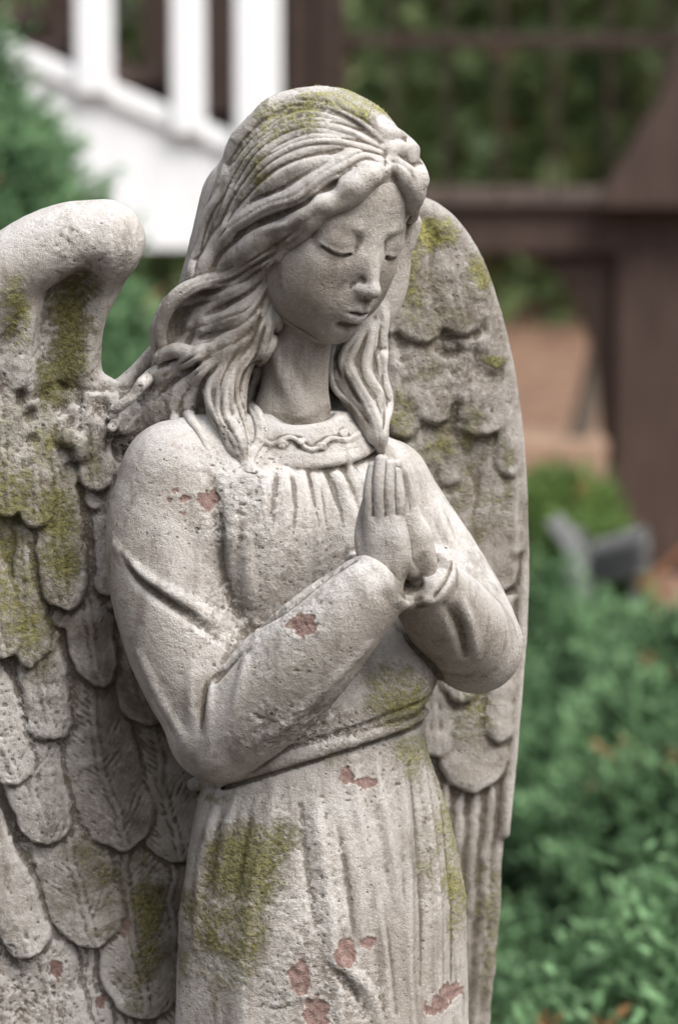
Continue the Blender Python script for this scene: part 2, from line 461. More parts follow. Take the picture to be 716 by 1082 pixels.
    c.paint([(424, 628), (434, 634), (446, 632)], [2, 3.4, 2], depth=-1, k=3, mode='cut')
    c.ell(P(434, 618, -168), (13, 20, 11), k=4, mode='cut')
    # near cuff rim
    c.paint([(372, 588), (390, 593), (404, 604), (411, 618), (410, 630)], [3, 4, 4.5, 4.5, 3], depth=2.5, k=8)
    return c
def build_hands():
    """her praying hands; returns the near (right) and the far (left) one"""
    out = []
    # right hand seen from its back
    c = Clay(P(408, 560, -168) - np.array([70, 50, 100]), P(408, 545, -168) + np.array([60, 60, 90]), 0.8)
    Y = -176
    n = np.array([-.45, -.89, 0.0])
    c.tube([P(402, 628, -168), P(406, 600, Y + 2), P(408, 575, Y + 1)], [24, 20, 21], k=6, flat=n, fac=.62)
    c.tube([P(398, 590, Y), P(393, 550, Y)], [14, 8.5], k=12, flat=n, fac=.75)
    c.tube([P(412, 595, Y), P(408, 550, Y)], [19, 11], k=12, flat=n, fac=.62)
    c.tube([P(420, 590, Y + 3), P(420, 550, Y + 2)], [14, 8], k=10, flat=n, fac=.75)
    for (bx, by, mx, my, tx, ty, r, dy) in ((390, 552, 390, 520, 394, 493, 6.6, 3), (401, 549, 400, 515, 402, 486, 6.9, 0), (412, 549, 410, 518, 411, 491, 6.8, 1), (422, 552, 421, 524, 419, 499, 6.2, 4)):
        b, m, t = P(bx, by, Y - 1 + dy), P(mx, my, Y - 4 + dy), P(tx, ty, Y + 2 + dy)
        c.tube([b + (0, 3, -22), b, m, t], [5, r, r * .96, r * .80], k=1.6)
        
    # thumb along the inner edge
    c.tube([P(388, 592, Y + 8), P(383, 568, Y + 12), P(385, 545, Y + 14), P(388, 530, Y + 14)], [10, 8.5, 7, 5.5], k=5)
    out.append(c)
    # left hand behind it
    c = Clay(P(430, 560, -150) - np.array([50, 40, 95]), P(430, 545, -150) + np.array([60, 50, 85]), 0.8)
    Y = -150
    c.tube([P(448, 622, -128), P(444, 600, Y), P(438, 570, Y)], [21, 17, 18], k=6, flat=n, fac=.62)
    c.tube([P(447, 592, Y), P(442, 565, Y), P(436, 540, Y)], [12, 11, 7], k=10, flat=n, fac=.9)
    c.tube([P(430, 590, Y), P(424, 550, Y)], [14, 12], k=10, flat=n, fac=.62)
    for (bx, by, mx, my, tx, ty, r, dy) in ((403, 552, 402, 522, 404, 497, 6.4, -8), (413, 550, 411, 518, 412, 489, 6.6, -6), (428, 552, 424, 518, 419, 491, 6.8, -3), (438, 560, 433, 528, 426, 499, 6.8, 0)):
        b, m, t = P(bx, by, Y + dy), P(mx, my, Y + dy), P(tx, ty, Y - 6 + dy)
        c.tube([b + (0, -2, -18), b, m, t], [6, r, r * .95, r * .78], k=1.6)
    c.tube([P(434, 604, Y - 8), P(424, 590, Y - 12), P(410, 565, Y - 12), P(402, 545, Y - 10)], [9, 8, 7, 5], k=4)
    out.append(c)
    return out
# ------------------------------------------------------------------ hair
def build_hair(gown=None):
    lo = np.array([-262, -175, 55]); hi = np.array([112, 120, 535])
    c = Clay(lo, hi, 1.2)
    def E(x, y, z, a, b, d, k=6, mode='add'):
        c.ell(HL(x, y, z), np.array([a, b, d]) * HS, HR, k=k, mode=mode)
    E(0, .17, .33, .80, .88, .80, k=4)
    E(0, .30, -.10, .76, .70, .80, k=20)
    # face opening
    E(.02, -.80, -.22, .56, .70, .78, k=8, mode='cut')
    E(.12, -.95, -.30, .62, .70, .92, k=8, mode='cut')
    # mass falling behind the neck and over the shoulder
    c.tube([P(262, 215, -2), P(248, 290, 2), P(226, 350, 0), P(205, 400, -6), P(196, 430, -14)], [50, 54, 50, 44, 36], k=24, n=12)
    c.tube([P(270, 290, -48), P(258, 345, -52), P(240, 395, -58), P(240, 440, -72), P(252, 475, -88)], [22, 24, 24, 20, 14], k=16)
    c.tube([P(225, 390, -20), P(180, 425, -14), P(140, 448, -2)], [34, 26, 18], k=18)
    # mass on the far side of the neck
    c.tube([P(418, 235, 22), P(405, 300, 26), P(382, 350, 14), P(376, 395, 0), P(388, 430, -22), P(398, 458, -40)], [16, 26, 25, 26, 20, 13], k=12, n=10)
    c.tube([P(345, 270, 62), P(335, 360, 60), P(322, 440, 52)], [62, 58, 50], k=14)
    c.tube([P(280, 340, 12), P(276, 400, 14), P(276, 440, 14)], [26, 24, 22], k=8)
    c.blur(2)
    c.under = gown
    rg = np.random.default_rng(9); combs = []
    def L(pts, r0, r1=None, dep=2.0, k=4, r2=None, **kw):
        r1 = r0 if r1 is None else r1
        rr = np.linspace(r0, r1, len(pts))
        q = catmull(np.array([(a, b, r) for (a, b), r in zip(pts, rr)], float), 3); t = np.gradient(q[:, :2], axis=0); ln = np.linalg.norm(t, axis=1) + 1e-9
        s_ = np.cumsum(ln); env = np.clip(np.minimum(s_, s_[-1] - s_) / 20, 0, 1)
        q[:, :2] += np.stack([-t[:, 1], t[:, 0]], 1) / ln[:, None] * (env * 1.9 * np.sin(s_ / 58 * 6.28 + pts[0][1]))[:, None]
        pts = q[:, :2]; rr = q[:, 2]; w = 1 + .13 * np.sin(s_ / 61 * 6.28 + pts[0][0])
        c.paint(pts, rr * w * 1.1, depth=dep + .6, k=k + 1, **kw)
        if r0 >= 6:                                       # comb marks along the lock
            p = np.array(pts, float); t = np.gradient(p, axis=0); t /= np.linalg.norm(t, axis=1)[:, None] + 1e-9; nn = np.stack([-t[:, 1], t[:, 0]], 1)
            for o in ((.1,) if r0 < 9 else (-.35, .4)):
                if rg.random() < .3: continue
                combs.append((p + nn * (rr * o * 1.1)[:, None] + nn * (rg.normal(0, .4, (len(p), 1))), rg.uniform(.9, 1.7), kw))
    def C(pts, r, dep=-.5, k=4):
        c.paint(pts, r, depth=dep, k=k, mode='cut')
    # crown: long shallow strands from the parting back and down
    for a in ([(404, 150), (360, 120), (312, 112), (270, 135), (245, 170)], [(406, 156), (362, 134), (315, 130), (275, 152), (247, 192), (230, 235)],
              [(407, 162), (365, 148), (320, 150), (282, 172), (252, 208), (230, 250)], [(306, 106), (270, 126), (246, 162), (233, 205)],
              [(340, 165), (300, 180), (268, 203), (240, 235)], [(402, 142), (355, 112), (312, 108)]):
        L(a, 9, 7, dep=5.5, k=8)
    for a in ([(402, 152), (361, 126), (314, 121), (273, 143), (246, 181)], [(405, 160), (364, 141), (318, 140), (279, 162), (250, 200), (229, 243)],
              [(385, 160), (345, 160), (305, 170), (270, 194), (243, 224)], [(372, 168), (335, 182), (300, 200), (262, 214)]):
        C(a, 2.4, dep=-1, k=5)
    # big roll along the hairline
    L([(405, 174), (393, 184), (376, 197), (357, 210), (337, 223), (314, 236), (290, 248), (264, 262), (240, 279), (220, 300)], 13, 12, dep=0, k=5)
    L([(405, 168), (386, 165), (362, 174), (338, 191), (312, 208), (284, 220), (258, 232), (240, 248), (222, 275), (212, 305)], 10, 9, dep=2.5, k=5)
    L([(372, 190), (352, 207), (330, 222), (304, 236), (276, 246)], 4, 3.5, dep=0, k=3)
    C([(398, 172), (380, 176), (360, 190), (336, 206), (308, 221), (280, 233), (254, 246), (234, 265), (220, 290)], 3.0, dep=-.8, k=4)
    C([(352, 196), (330, 212), (300, 226), (270, 238)], 2, dep=-.5, k=3)
    # side of the head, sweeping down and back
    L([(318, 246), (292, 262), (266, 280), (240, 293), (214, 300), (194, 309), (178, 322)], 9, 7, dep=1.5, k=5)
    L([(246, 240), (228, 262), (214, 288), (202, 302)], 8, 6, dep=3, k=5)
    L([(236, 205), (221, 235), (211, 268), (204, 292)], 7, 6, dep=3.5, k=6)
    L([(300, 262), (280, 285), (258, 305), (232, 318), (206, 322), (186, 330)], 7, 5, dep=1, k=4)
    L([(296, 280), (282, 304), (262, 324), (238, 338), (212, 344), (190, 352)], 8, 6, dep=2, k=5)
    L([(292, 300), (284, 328), (266, 352), (244, 366), (220, 374)], 8, 6, dep=2, k=5)
    # loose lock hooking outwards
    c.tube([P(222, 297, -58), P(200, 304, -60), P(184, 316, -58), P(173, 335, -52), P(170, 356, -46), P(174, 374, -42)], [6, 8, 8, 7, 6, 5], k=7)
    c.tube([P(178, 330, -30), P(172, 352, -24), P(176, 380, -20)], [12, 14, 14], k=12)
    c.tube([P(168, 378, -46), P(186, 370, -58), P(206, 374, -66), P(228, 368, -72), P(250, 352, -78), (P(270, 330, -80))], [6, 8, 8, 8, 8, 6], k=6)
    C([(222, 318), (206, 322), (192, 330), (186, 344), (188, 358)], [4, 7, 9, 9, 6], dep=0, k=6)
    C([(205, 340), (200, 352), (196, 362)], [5, 7, 5], dep=0, k=6)
    C([(300, 258), (278, 276), (252, 292), (226, 304)], 2.6, dep=-.4, k=3)
    C([(294, 275), (276, 298), (252, 316), (226, 328)], 2.4, dep=-.4, k=3)
    C([(290, 296), (276, 322), (254, 342), (230, 352), (206, 358)], 3, dep=-.2, k=3)
    # long locks over the near shoulder
    S = [([(284, 312), (278, 345), (264, 372), (247, 393), (237, 413), (238, 435), (247, 455), (256, 478), (262, 508)], 11, 5, 0),
         ([(290, 335), (285, 362), (274, 386), (263, 405), (264, 424), (274, 441), (273, 465), (266, 488), (270, 512)], 8, 4.5, -2),
         ([(262, 350), (245, 372), (232, 392), (224, 412), (228, 436), (238, 458), (248, 476)], 7, 4, 1),
         ([(238, 376), (217, 395), (203, 414), (201, 436), (209, 457), (224, 484)], 8, 3.6, 0),
         ([(222, 385), (198, 404), (186, 425), (184, 445)], 8, 5, 2),
         ([(205, 378), (178, 392), (158, 410), (138, 432), (118, 452)], 8, 5, 2),
         ([(180, 380), (160, 398), (142, 416), (122, 432)], 6, 5, 2),
         ([(215, 372), (190, 384), (168, 404)], 6, 4, 0)]
    for p, r0, r1, dp in S:
        L(p, r0, r1, dep=dp, k=3.5, default=-80)
    for p, r in (([(286, 330), (272, 365), (254, 390), (249, 412), (254, 436), (262, 458), (262, 485)], 2.4), ([(268, 380), (256, 402), (255, 424), (264, 444)], 1.8), ([(280, 345), (272, 372), (262, 392)], 1.6),
                 ([(256, 366), (240, 388), (231, 410), (234, 434), (244, 460)], 2.2), ([(230, 385), (212, 405), (210, 432), (218, 458)], 2), ([(210, 385), (186, 402), (160, 424)], 2.4),
                 ([(246, 398), (242, 415), (247, 440)], 1.5), ([(272, 408), (276, 425), (280, 440)], 1.5)):
        C(p, r, dep=-.3, k=2.5)
    for x, y, r in ((388, 183, 10), (372, 195, 9), (402, 172, 6), (344, 214, 7)):
        q = c.hit(x, y); c.ell(q + FW * 6, (r * 1.1, r, r * .75), k=14)
    # far side: curls at the temple
    c.tube([P(409, 170, -96), P(419, 176, -98), P(430, 189, -90), P(436, 203, -78), P(434, 219, -66)], [6, 9, 13, 13.5, 9], k=6)
    L([(404, 160), (422, 158), (437, 170), (445, 190)], 9, 7, dep=2, k=5, default=5)
    L([(398, 142), (420, 142), (436, 158)], 8, 6, dep=4, k=6, default=5)
    C([(408, 170), (420, 170), (434, 180), (441, 196)], 2.0, dep=-.3, k=3)
    C([(408, 158), (408, 166), (409, 174)], 2.4, dep=-.6, k=5)
    c.tube([P(437, 215, -50), P(434, 228, -20), P(431, 226, 12), P(437, 236, 16), P(431, 256, 18), P(423, 272, 18)], [8, 8, 8, 8, 8, 6], k=4)
    c.tube([P(425, 268, 24), P(418, 300, 28), P(408, 318, 20)], [8, 9, 8], k=5)
    # far locks
    for p, r0, r1, dp in (([(398, 318), (405, 338), (401, 360), (402, 384), (407, 410), (407, 440), (403, 468)], 8, 5, 1),
                          ([(386, 342), (373, 366), (367, 386), (376, 406), (390, 426), (398, 450), (402, 476)], 8, 5, 0),
                          ([(356, 366), (351, 386), (357, 408), (372, 426), (388, 445)], 7, 4, 1),
                          ([(396, 340), (388, 368), (388, 392), (398, 414), (403, 440)], 7, 4, 1)):
        L(p, r0, r1, dep=dp, k=3, default=-10)
    for p in ([(380, 352), (362, 380), (366, 404), (382, 428)], [(392, 345), (380, 372), (380, 396), (394, 420)], [(398, 350), (395, 380), (403, 410)]):
        C(p, 1.8, dep=-.3, k=2.5)
    c.blur(1)
    for p, r, kw in combs:
        if p[:, 0].max() > 418: continue
        c.paint(p[::3], r, depth=-.2, k=2.2, mode='cut', sm=1, **kw)
    c.blur(1)
    return c
# ------------------------------------------------------------------ wings
def poly_sd(px, py, poly):
    """signed distance (negative inside) to a closed outline, in picture units"""
    q = catmull(np.vstack([poly, poly[:1]]), 5)[:-1].astype(f32)
    d = np.full(px.shape, 1e9, f32); ins = np.zeros(px.shape, bool)
    n = len(q)
    for i in range(n):
        a, b = q[i], q[(i + 1) % n]
        e = b - a; wx = px - a[0]; wy = py - a[1]
        t = np.clip((wx * e[0] + wy * e[1]) / max(float(e @ e), 1e-6), 0, 1)
        d = np.minimum(d, (wx - e[0] * t) ** 2 + (wy - e[1] * t) ** 2)
        if a[1] != b[1]:
            c = ((a[1] > py) != (b[1] > py)) & (px < (b[0] - a[0]) * (py - a[1]) / (b[1] - a[1]) + a[0])
            ins ^= c
    d = np.sqrt(d)
    return np.where(ins, -d, d)

def feather(H, px, py, root, tip, w, base, lift, crown=5.0, barb=0.9, period=7.5, bend=0.0, rach=1.6, lean=1):
    root = np.array(root, float); tip = np.array(tip, float)
    L = np.linalg.norm(tip - root); a = (tip - root) / L; b = np.array([-a[1], a[0]])
    wx, wy = px - root[0], py - root[1]
    s = (wx * a[0] + wy * a[1]) / L
    v = wx * b[0] + wy * b[1] - bend * w * np.sin(np.clip(s, 0, 1) * math.pi)
    r = min(0.45, 1.1 * w / L)
    hw = np.where(s < 1 - r, 1.0, np.sqrt(np.clip(1 - ((s - (1 - r)) / r) ** 2, 0, 1)))
    hw = hw * (0.62 + 0.38 * sstep(0, .55, s)) * w
    t = np.abs(v) / np.maximum(hw, 1e-3)
    m = (t < 1) & (s > -0.05) & (s < 1)
    edge = np.clip((1 - t) * hw / 3.0, 0, 1); edge = edge * edge * (3 - 2 * edge)
    h = base + lift * np.clip(s, 0, 1) ** 1.3 + crown * (1 - np.clip(t, 0, 1) ** 2)
    h = h + rach * np.exp(-(v / 1.6) ** 2) - rach * .8 * np.exp(-((np.abs(v) - 4) / 1.8) ** 2)
    ph = (s * L + t * hw * 1.15 * lean) / (period * .82) * 2 * math.pi
    ph = ph + 1.1 * np.sin(s * 7 + root[0])
    h = h + barb * .85 * (1 + .6 * np.sin(px * .13 + py * .06 + root[1])) * np.sin(ph) * np.clip((1 - t) * 3, 0, 1) * np.clip(np.abs(v) / 5, 0, 1)
    h = np.where(m, (base - 3) + (h - base + 3) * (0.45 + 0.55 * edge), -1e3)
    np.maximum(H, h.astype(f32), out=H)

def wing_clay(lo, hi, h, Yn, poly, Y0, thick, fn, rim=14, ripple=3.0, warp=5.0):
    c = Clay(lo, hi, h)
    X, Z = np.meshgrid(c.ax[0], c.ax[2], indexing='ij')
    px, py = proj(X, Yn, Z)
    pts = np.stack([px.ravel() / 1.0, np.zeros(px.size), py.ravel()], 1)
    wx = fbm(pts, 26, 5, 3).reshape(px.shape) * warp; wy = fbm(pts, 26, 9, 3).reshape(px.shape) * warp
    H = np.full(px.shape, 0, f32)
    fn(H, (px + wx).astype(f32), (py + wy).astype(f32))
    H += fbm(pts, 40, 21, 3).reshape(px.shape) * 3.0 + np.abs(fbm(pts, 26, 33, 3)).reshape(px.shape) * ripple * (1 - .85 * sstep(800, 880, py))
    sd = poly_sd((px + wx * .4).astype(f32), (py + wy * .4).astype(f32), np.array(poly, float))
    yf = (Y0(px, py) - H).astype(f32); yb = (Y0(px, py) + thick).astype(f32)
    gx, gz = np.gradient(yf, c.h); nf = np.sqrt(1 + gx * gx + gz * gz)
    k = rim
    y = c.ax[1][None, :, None]
    f = smax((yf[:, None, :] - y) / nf[:, None, :], y - yb[:, None, :], 6)
    c.f = smax(f, sd[:, None, :] + np.zeros_like(f), k).astype(f32)
    return c

RW = [(395, 260), (415, 224), (440, 213), (463, 221), (486, 245), (509, 287), (529, 345), (542, 400), (551, 460), (557, 540), (558, 620), (553, 700), (546, 780),
      (540, 850), (534, 940), (527, 1030), (515, 1150), (490, 1300), (455, 1400), (415, 1350), (390, 1150), (375, 900), (365, 600), (375, 400)]
LW = [(180, 440), (132, 424), (110, 408), (101, 388), (104, 345), (128, 305), (140, 270), (130, 235), (100, 224), (60, 230), (20, 256), (-30, 304), (-80, 380), (-120, 500), (-140, 650),
      (-140, 800), (-115, 950), (-60, 1100), (0, 1220), (80, 1330), (150, 1380), (210, 1300), (228, 1100), (232, 900), (232, 700), (225, 540)]

def build_far_wing():
    def fn(H, px, py):
        rg = np.random.default_rng(3)
        H += (10 - 9 * sstep(300, 860, py)).astype(f32)
        for x in (470, 486, 502, 518, 532):
            feather(H, px, py, (x + 8, 760), (x - 30, 1330), 10.5, 0, 5, crown=4, barb=.4, period=9)
        feather(H, px, py, (497, 660), (503, 842), 40, 2, 9, crown=5, rach=0, barb=.25)
        feather(H, px, py, (455, 640), (462, 800), 30, 2, 8, crown=5, barb=.3)
        feather(H, px, py, (535, 640), (528, 788), 18, 5, 9, crown=5, rach=.8, barb=.3)
        feather(H, px, py, (490, 600), (488, 742), 24, 6, 8, crown=4, barb=.3)
        feather(H, px, py, (527, 480), (521, 630), 28, 7, 9, crown=5, barb=.5, rach=.6)
        feather(H, px, py, (478, 470), (482, 610), 24, 7, 8, crown=5, barb=.6)
        feather(H, px, py, (548, 470), (546, 590), 12, 8, 7, crown=4, barb=.4)
        feather(H, px, py, (440, 430), (452, 560), 26, 7, 8, crown=5, barb=.6)
        feather(H, px, py, (500, 330), (512, 462), 38, 8, 9, crown=7, barb=.8, bend=.2)
        feather(H, px, py, (532, 340), (540, 505), 15, 9, 6, crown=4, barb=.4)
        feather(H, px, py, (440, 320), (462, 445), 30, 9, 8, crown=7, barb=.8, bend=.2)
        feather(H, px, py, (410, 330), (426, 460), 22, 9, 7, crown=6, barb=.7)
        feather(H, px, py, (480, 240), (494, 352), 32, 12, 8, crown=7, barb=.7, bend=.2)
        feather(H, px, py, (512, 280), (519, 395), 15, 12, 6, crown=4, barb=.5)
        feather(H, px, py, (432, 240), (448, 362), 28, 12, 8, crown=7, barb=.7, bend=.2)
        feather(H, px, py, (408, 250), (412, 352), 18, 12, 7, crown=5, barb=.6)
    Y0 = lambda px, py: 150 + (px - 450) * 0.30 + np.maximum(py - 700, 0) * .05
    c = wing_clay((5, 95, -980), (215, 235, 380), 1.9, 150, RW, Y0, 16, fn, rim=16, ripple=2.0, warp=4.0)
    def Q(px, py, o=0): return P(px, py, float(Y0(px, py)) + o)
    c.blur(2)
    c.tube([Q(408, 240), Q(428, 222), Q(448, 224), Q(472, 240), Q(495, 272), Q(514, 315), Q(529, 365), Q(539, 415), Q(547, 480), Q(551, 560), Q(551, 640), Q(546, 720), Q(540, 800), Q(533, 880)],
           [14, 15, 15, 14, 13, 11, 9.5, 8.5, 7.5, 7, 7, 7, 6.5, 6], k=8, n=6)
    rg = np.random.default_rng(31)
    for i in range(10):                                     # worn swirls
        x, y = rg.uniform(412, 515), rg.uniform(285, 620);  t = np.linspace(0, rg.uniform(1.5, 3.5), 6); r0 = rg.uniform(8, 16) if x < 490 or y > 400 else 5; a = rg.uniform(-1, 1) + 1.2
        c.paint([(x + r0 * math.cos(a + v), y + r0 * math.sin(a + v)) for v in t], rg.uniform(2.2, 4.5), depth=rg.uniform(.8, 2.4), k=7, mode='add' if rg.random() < .7 else 'cut', default=150)
    c.blur(1)
    return c

def build_near_wing():
    def fn(H, px, py):
        rg = np.random.default_rng(6)
        H += (18 - 16 * sstep(450, 1000, py)).astype(f32)
        F = lambda *a, **k: feather(H, px, py, *a, **k)
        for x, y, w in ((185, 1300, 24), (150, 1360, 24), (110, 1340, 24), (70, 1290, 24), (30, 1220, 24), (-10, 1150, 24), (-50, 1060, 24), (215, 1200, 22), (-85, 960, 22), (-115, 850, 22)):
            F((x - 20, y - 420), (x, y), w, 0, 6, crown=5, barb=1.0)
        for r, t, w, b in (((130, 800), (158, 1085), 42, 4), ((60, 780), (104, 1003), 40, 8), ((-70, 850), (-30, 1090), 40, 6), ((180, 880), (204, 1130), 32, 2), ((40, 900), (70, 1130), 36, 5), ((0, 960), (12, 1150), 34, 6)):
            F(r, t, w, b, 12, crown=6, barb=1.7, period=9, bend=.25)
        F((-22, 850), (36, 1008), 28, 13, 13, crown=8, barb=.6, rach=.8)
        F((-60, 760), (-30, 960), 34, 12, 12, crown=8, barb=.8)
        for r, t, w, b in (((162, 700), (194, 918), 36, 5), ((96, 680), (136, 900), 40, 9), ((34, 720), (55, 888), 32, 13)):
            F(r, t, w, b, 12, crown=6, barb=2.0, period=9, bend=.3)
        for r, t, w, b in (((-20, 660), (22, 824), 27, 16), ((44, 640), (60, 782), 26, 16), ((90, 590), (110, 724), 26, 16), ((140, 600), (160, 768), 30, 11), ((188, 640), (196, 790), 24, 8), ((-80, 640), (-50, 800), 30, 15)):
            F(r, t, w, b, 10, crown=6, barb=1.8, period=8.5, bend=.25)
        for r, t, w, b in (((-30, 540), (10, 690), 27, 20), ((60, 480), (70, 640), 25, 23), ((118, 500), (118, 630), 20, 18), ((-80, 480), (-60, 640), 30, 18), ((30, 560), (36, 700), 20, 18), ((160, 520), (162, 660), 22, 12)):
            F(r, t, w, b, 10, crown=6, barb=1.1, period=8)
        for r, t, w, b in (((0, 400), (16, 540), 25, 25), ((35, 430), (44, 555), 18, 26), ((98, 420), (104, 520), 18, 24), ((-60, 420), (-40, 540), 26, 22), ((140, 430), (142, 540), 18, 18)):
            F(r, t, w, b, 8, crown=5, barb=.9)
        for i in range(30):
            x, y = rg.uniform(-60, 160), rg.uniform(400, 640); l = rg.uniform(25, 45); a = rg.uniform(-.4, .4)
            F((x, y), (x + l * math.sin(a), y + l), rg.uniform(8, 13), 24 - (y - 400) / 25, 5, crown=3, barb=.3, rach=0)
        # raised upper part of the wing
        H[:] = np.maximum(H, (30 - sstep(380, 470, py) * 40 + sstep(100, 0, px) * 4).astype(f32))
    Y0 = lambda px, py: 8 + (px - 150) * 0.20 + np.maximum(py - 700, 0) * .03
    c = wing_clay((-505, -110, -970), (-112, 75, 350), 1.9, -20, LW, Y0, 18, fn, rim=18)
    c.tube([P(-118, 480, -50), P(-84, 400, -54), P(-38, 326, -54), P(20, 278, -50), P(70, 256, -44), P(110, 254, -38)], [30, 33, 37, 38, 40, 41], k=14, n=8)
    c.tube([P(110, 256, -36), P(98, 300, -22), P(94, 350, -14), P(98, 395, -8), P(116, 424, -6)], [38, 24, 14, 10, 12], k=12, n=8)
    c.tube([P(-60, 380, -50), P(-10, 330, -50), P(26, 320, -48), P(28, 380, -42), P(12, 450, -38)], [22, 20, 16, 15, 8], k=16)
    c.blur(1)
    c.paint([(104, 285), (82, 312), (66, 350), (62, 390), (68, 430)], [10, 19, 24, 24, 10], depth=-10, k=16, mode='cut')
    # root of the wing running into the shoulder
    c.tube([P(112, 420, -4), P(138, 398, 0), P(170, 366, 2)], [9, 8, 9], k=9)
    c.tube([P(105, 440, -6), P(135, 440, -6), P(165, 430, -4)], [20, 24, 22], k=16)
    c.tube([P(100, 470, -12), P(122, 500, -10), P(110, 560, -14)], [10, 12, 6], k=12)
    rg = np.random.default_rng(12)
    for i in range(26):                                     # crumbled crust about the root
        q = (rg.normal(88, 42), rg.normal(448, 30)); h = c.hit(*q, default=None)
        if h is None or q[0] > 160 or q[0] < 0: continue
        c.ell(h, rg.uniform(4, 11, 3), rotm(rg.uniform(0, 3), rg.uniform(0, 3), 0), k=8, mode='add' if rg.random() < .5 else 'cut')
    return c
# ------------------------------------------------------------------ materials
class NT:
    def __init__(s, name):
        s.m = bpy.data.materials.new(name); s.m.use_nodes = True; s.t = s.m.node_tree
        s.b = s.t.nodes['Principled BSDF']; s.b.inputs['Roughness'].default_value = .85
        s.b.inputs['Specular IOR Level'].default_value = .25
        s.tc = s.t.nodes.new('ShaderNodeTexCoord')
    def n(s, typ, **kw):
        x = s.t.nodes.new(typ)
        for k, v in kw.items(): setattr(x, k, v)
        return x
    def l(s, a, b): s.t.links.new(a, b)
    def noise(s, scale, detail=4, rough=.6, vec=None, dist=0):
        x = s.n('ShaderNodeTexNoise'); x.inputs['Scale'].default_value = scale; x.inputs['Detail'].default_value = detail
        x.inputs['Roughness'].default_value = rough; x.inputs['Distortion'].default_value = dist
        s.l(vec or s.tc.outputs['Object'], x.inputs['Vector']); return x.outputs['Fac']
    def attr(s, name):
        x = s.n('ShaderNodeAttribute'); x.attribute_name = name; return x.outputs['Fac']
    def math(s, op, a, b=None, c=None, clamp=False):
        x = s.n('ShaderNodeMath', operation=op); x.use_clamp = clamp
        for i, v in enumerate((a, b, c)):
            if v is None: continue
            if isinstance(v, (int, float)): x.inputs[i].default_value = v
            else: s.l(v, x.inputs[i])
        return x.outputs[0]
    def ramp(s, v, a, b, lo=0., hi=1.):
        x = s.n('ShaderNodeMapRange', interpolation_type='SMOOTHSTEP')
        for i, q in ((1, a), (2, b), (3, lo), (4, hi)): x.inputs[i].default_value = q
        s.l(v, x.inputs[0]); return x.outputs[0]
    def mix(s, f, a, b, mode='MIX'):
        x = s.n('ShaderNodeMix', data_type='RGBA', blend_type=mode)
        for i, v in ((0, f), (6, a), (7, b)):
            if isinstance(v, (int, float)): x.inputs[i].default_value = v
            elif isinstance(v, tuple): x.inputs[i].default_value = (*v, 1)
            else: s.l(v, x.inputs[i])
        return x.outputs[2]
    def bump(s, h, dist, strength=1.0, prev=None):
        x = s.n('ShaderNodeBump'); x.inputs['Distance'].default_value = dist; x.inputs['Strength'].default_value = strength
        s.l(h, x.inputs['Height'])
        if prev is not None: s.l(prev, x.inputs['Normal'])
        return x.outputs[0]
    def done(s, col, normal=None):
        if isinstance(col, tuple): s.b.inputs['Base Color'].default_value = (*col, 1)
        else: s.l(col, s.b.inputs['Base Color'])
        if normal is not None: s.l(normal, s.b.inputs['Normal'])
        return s.m

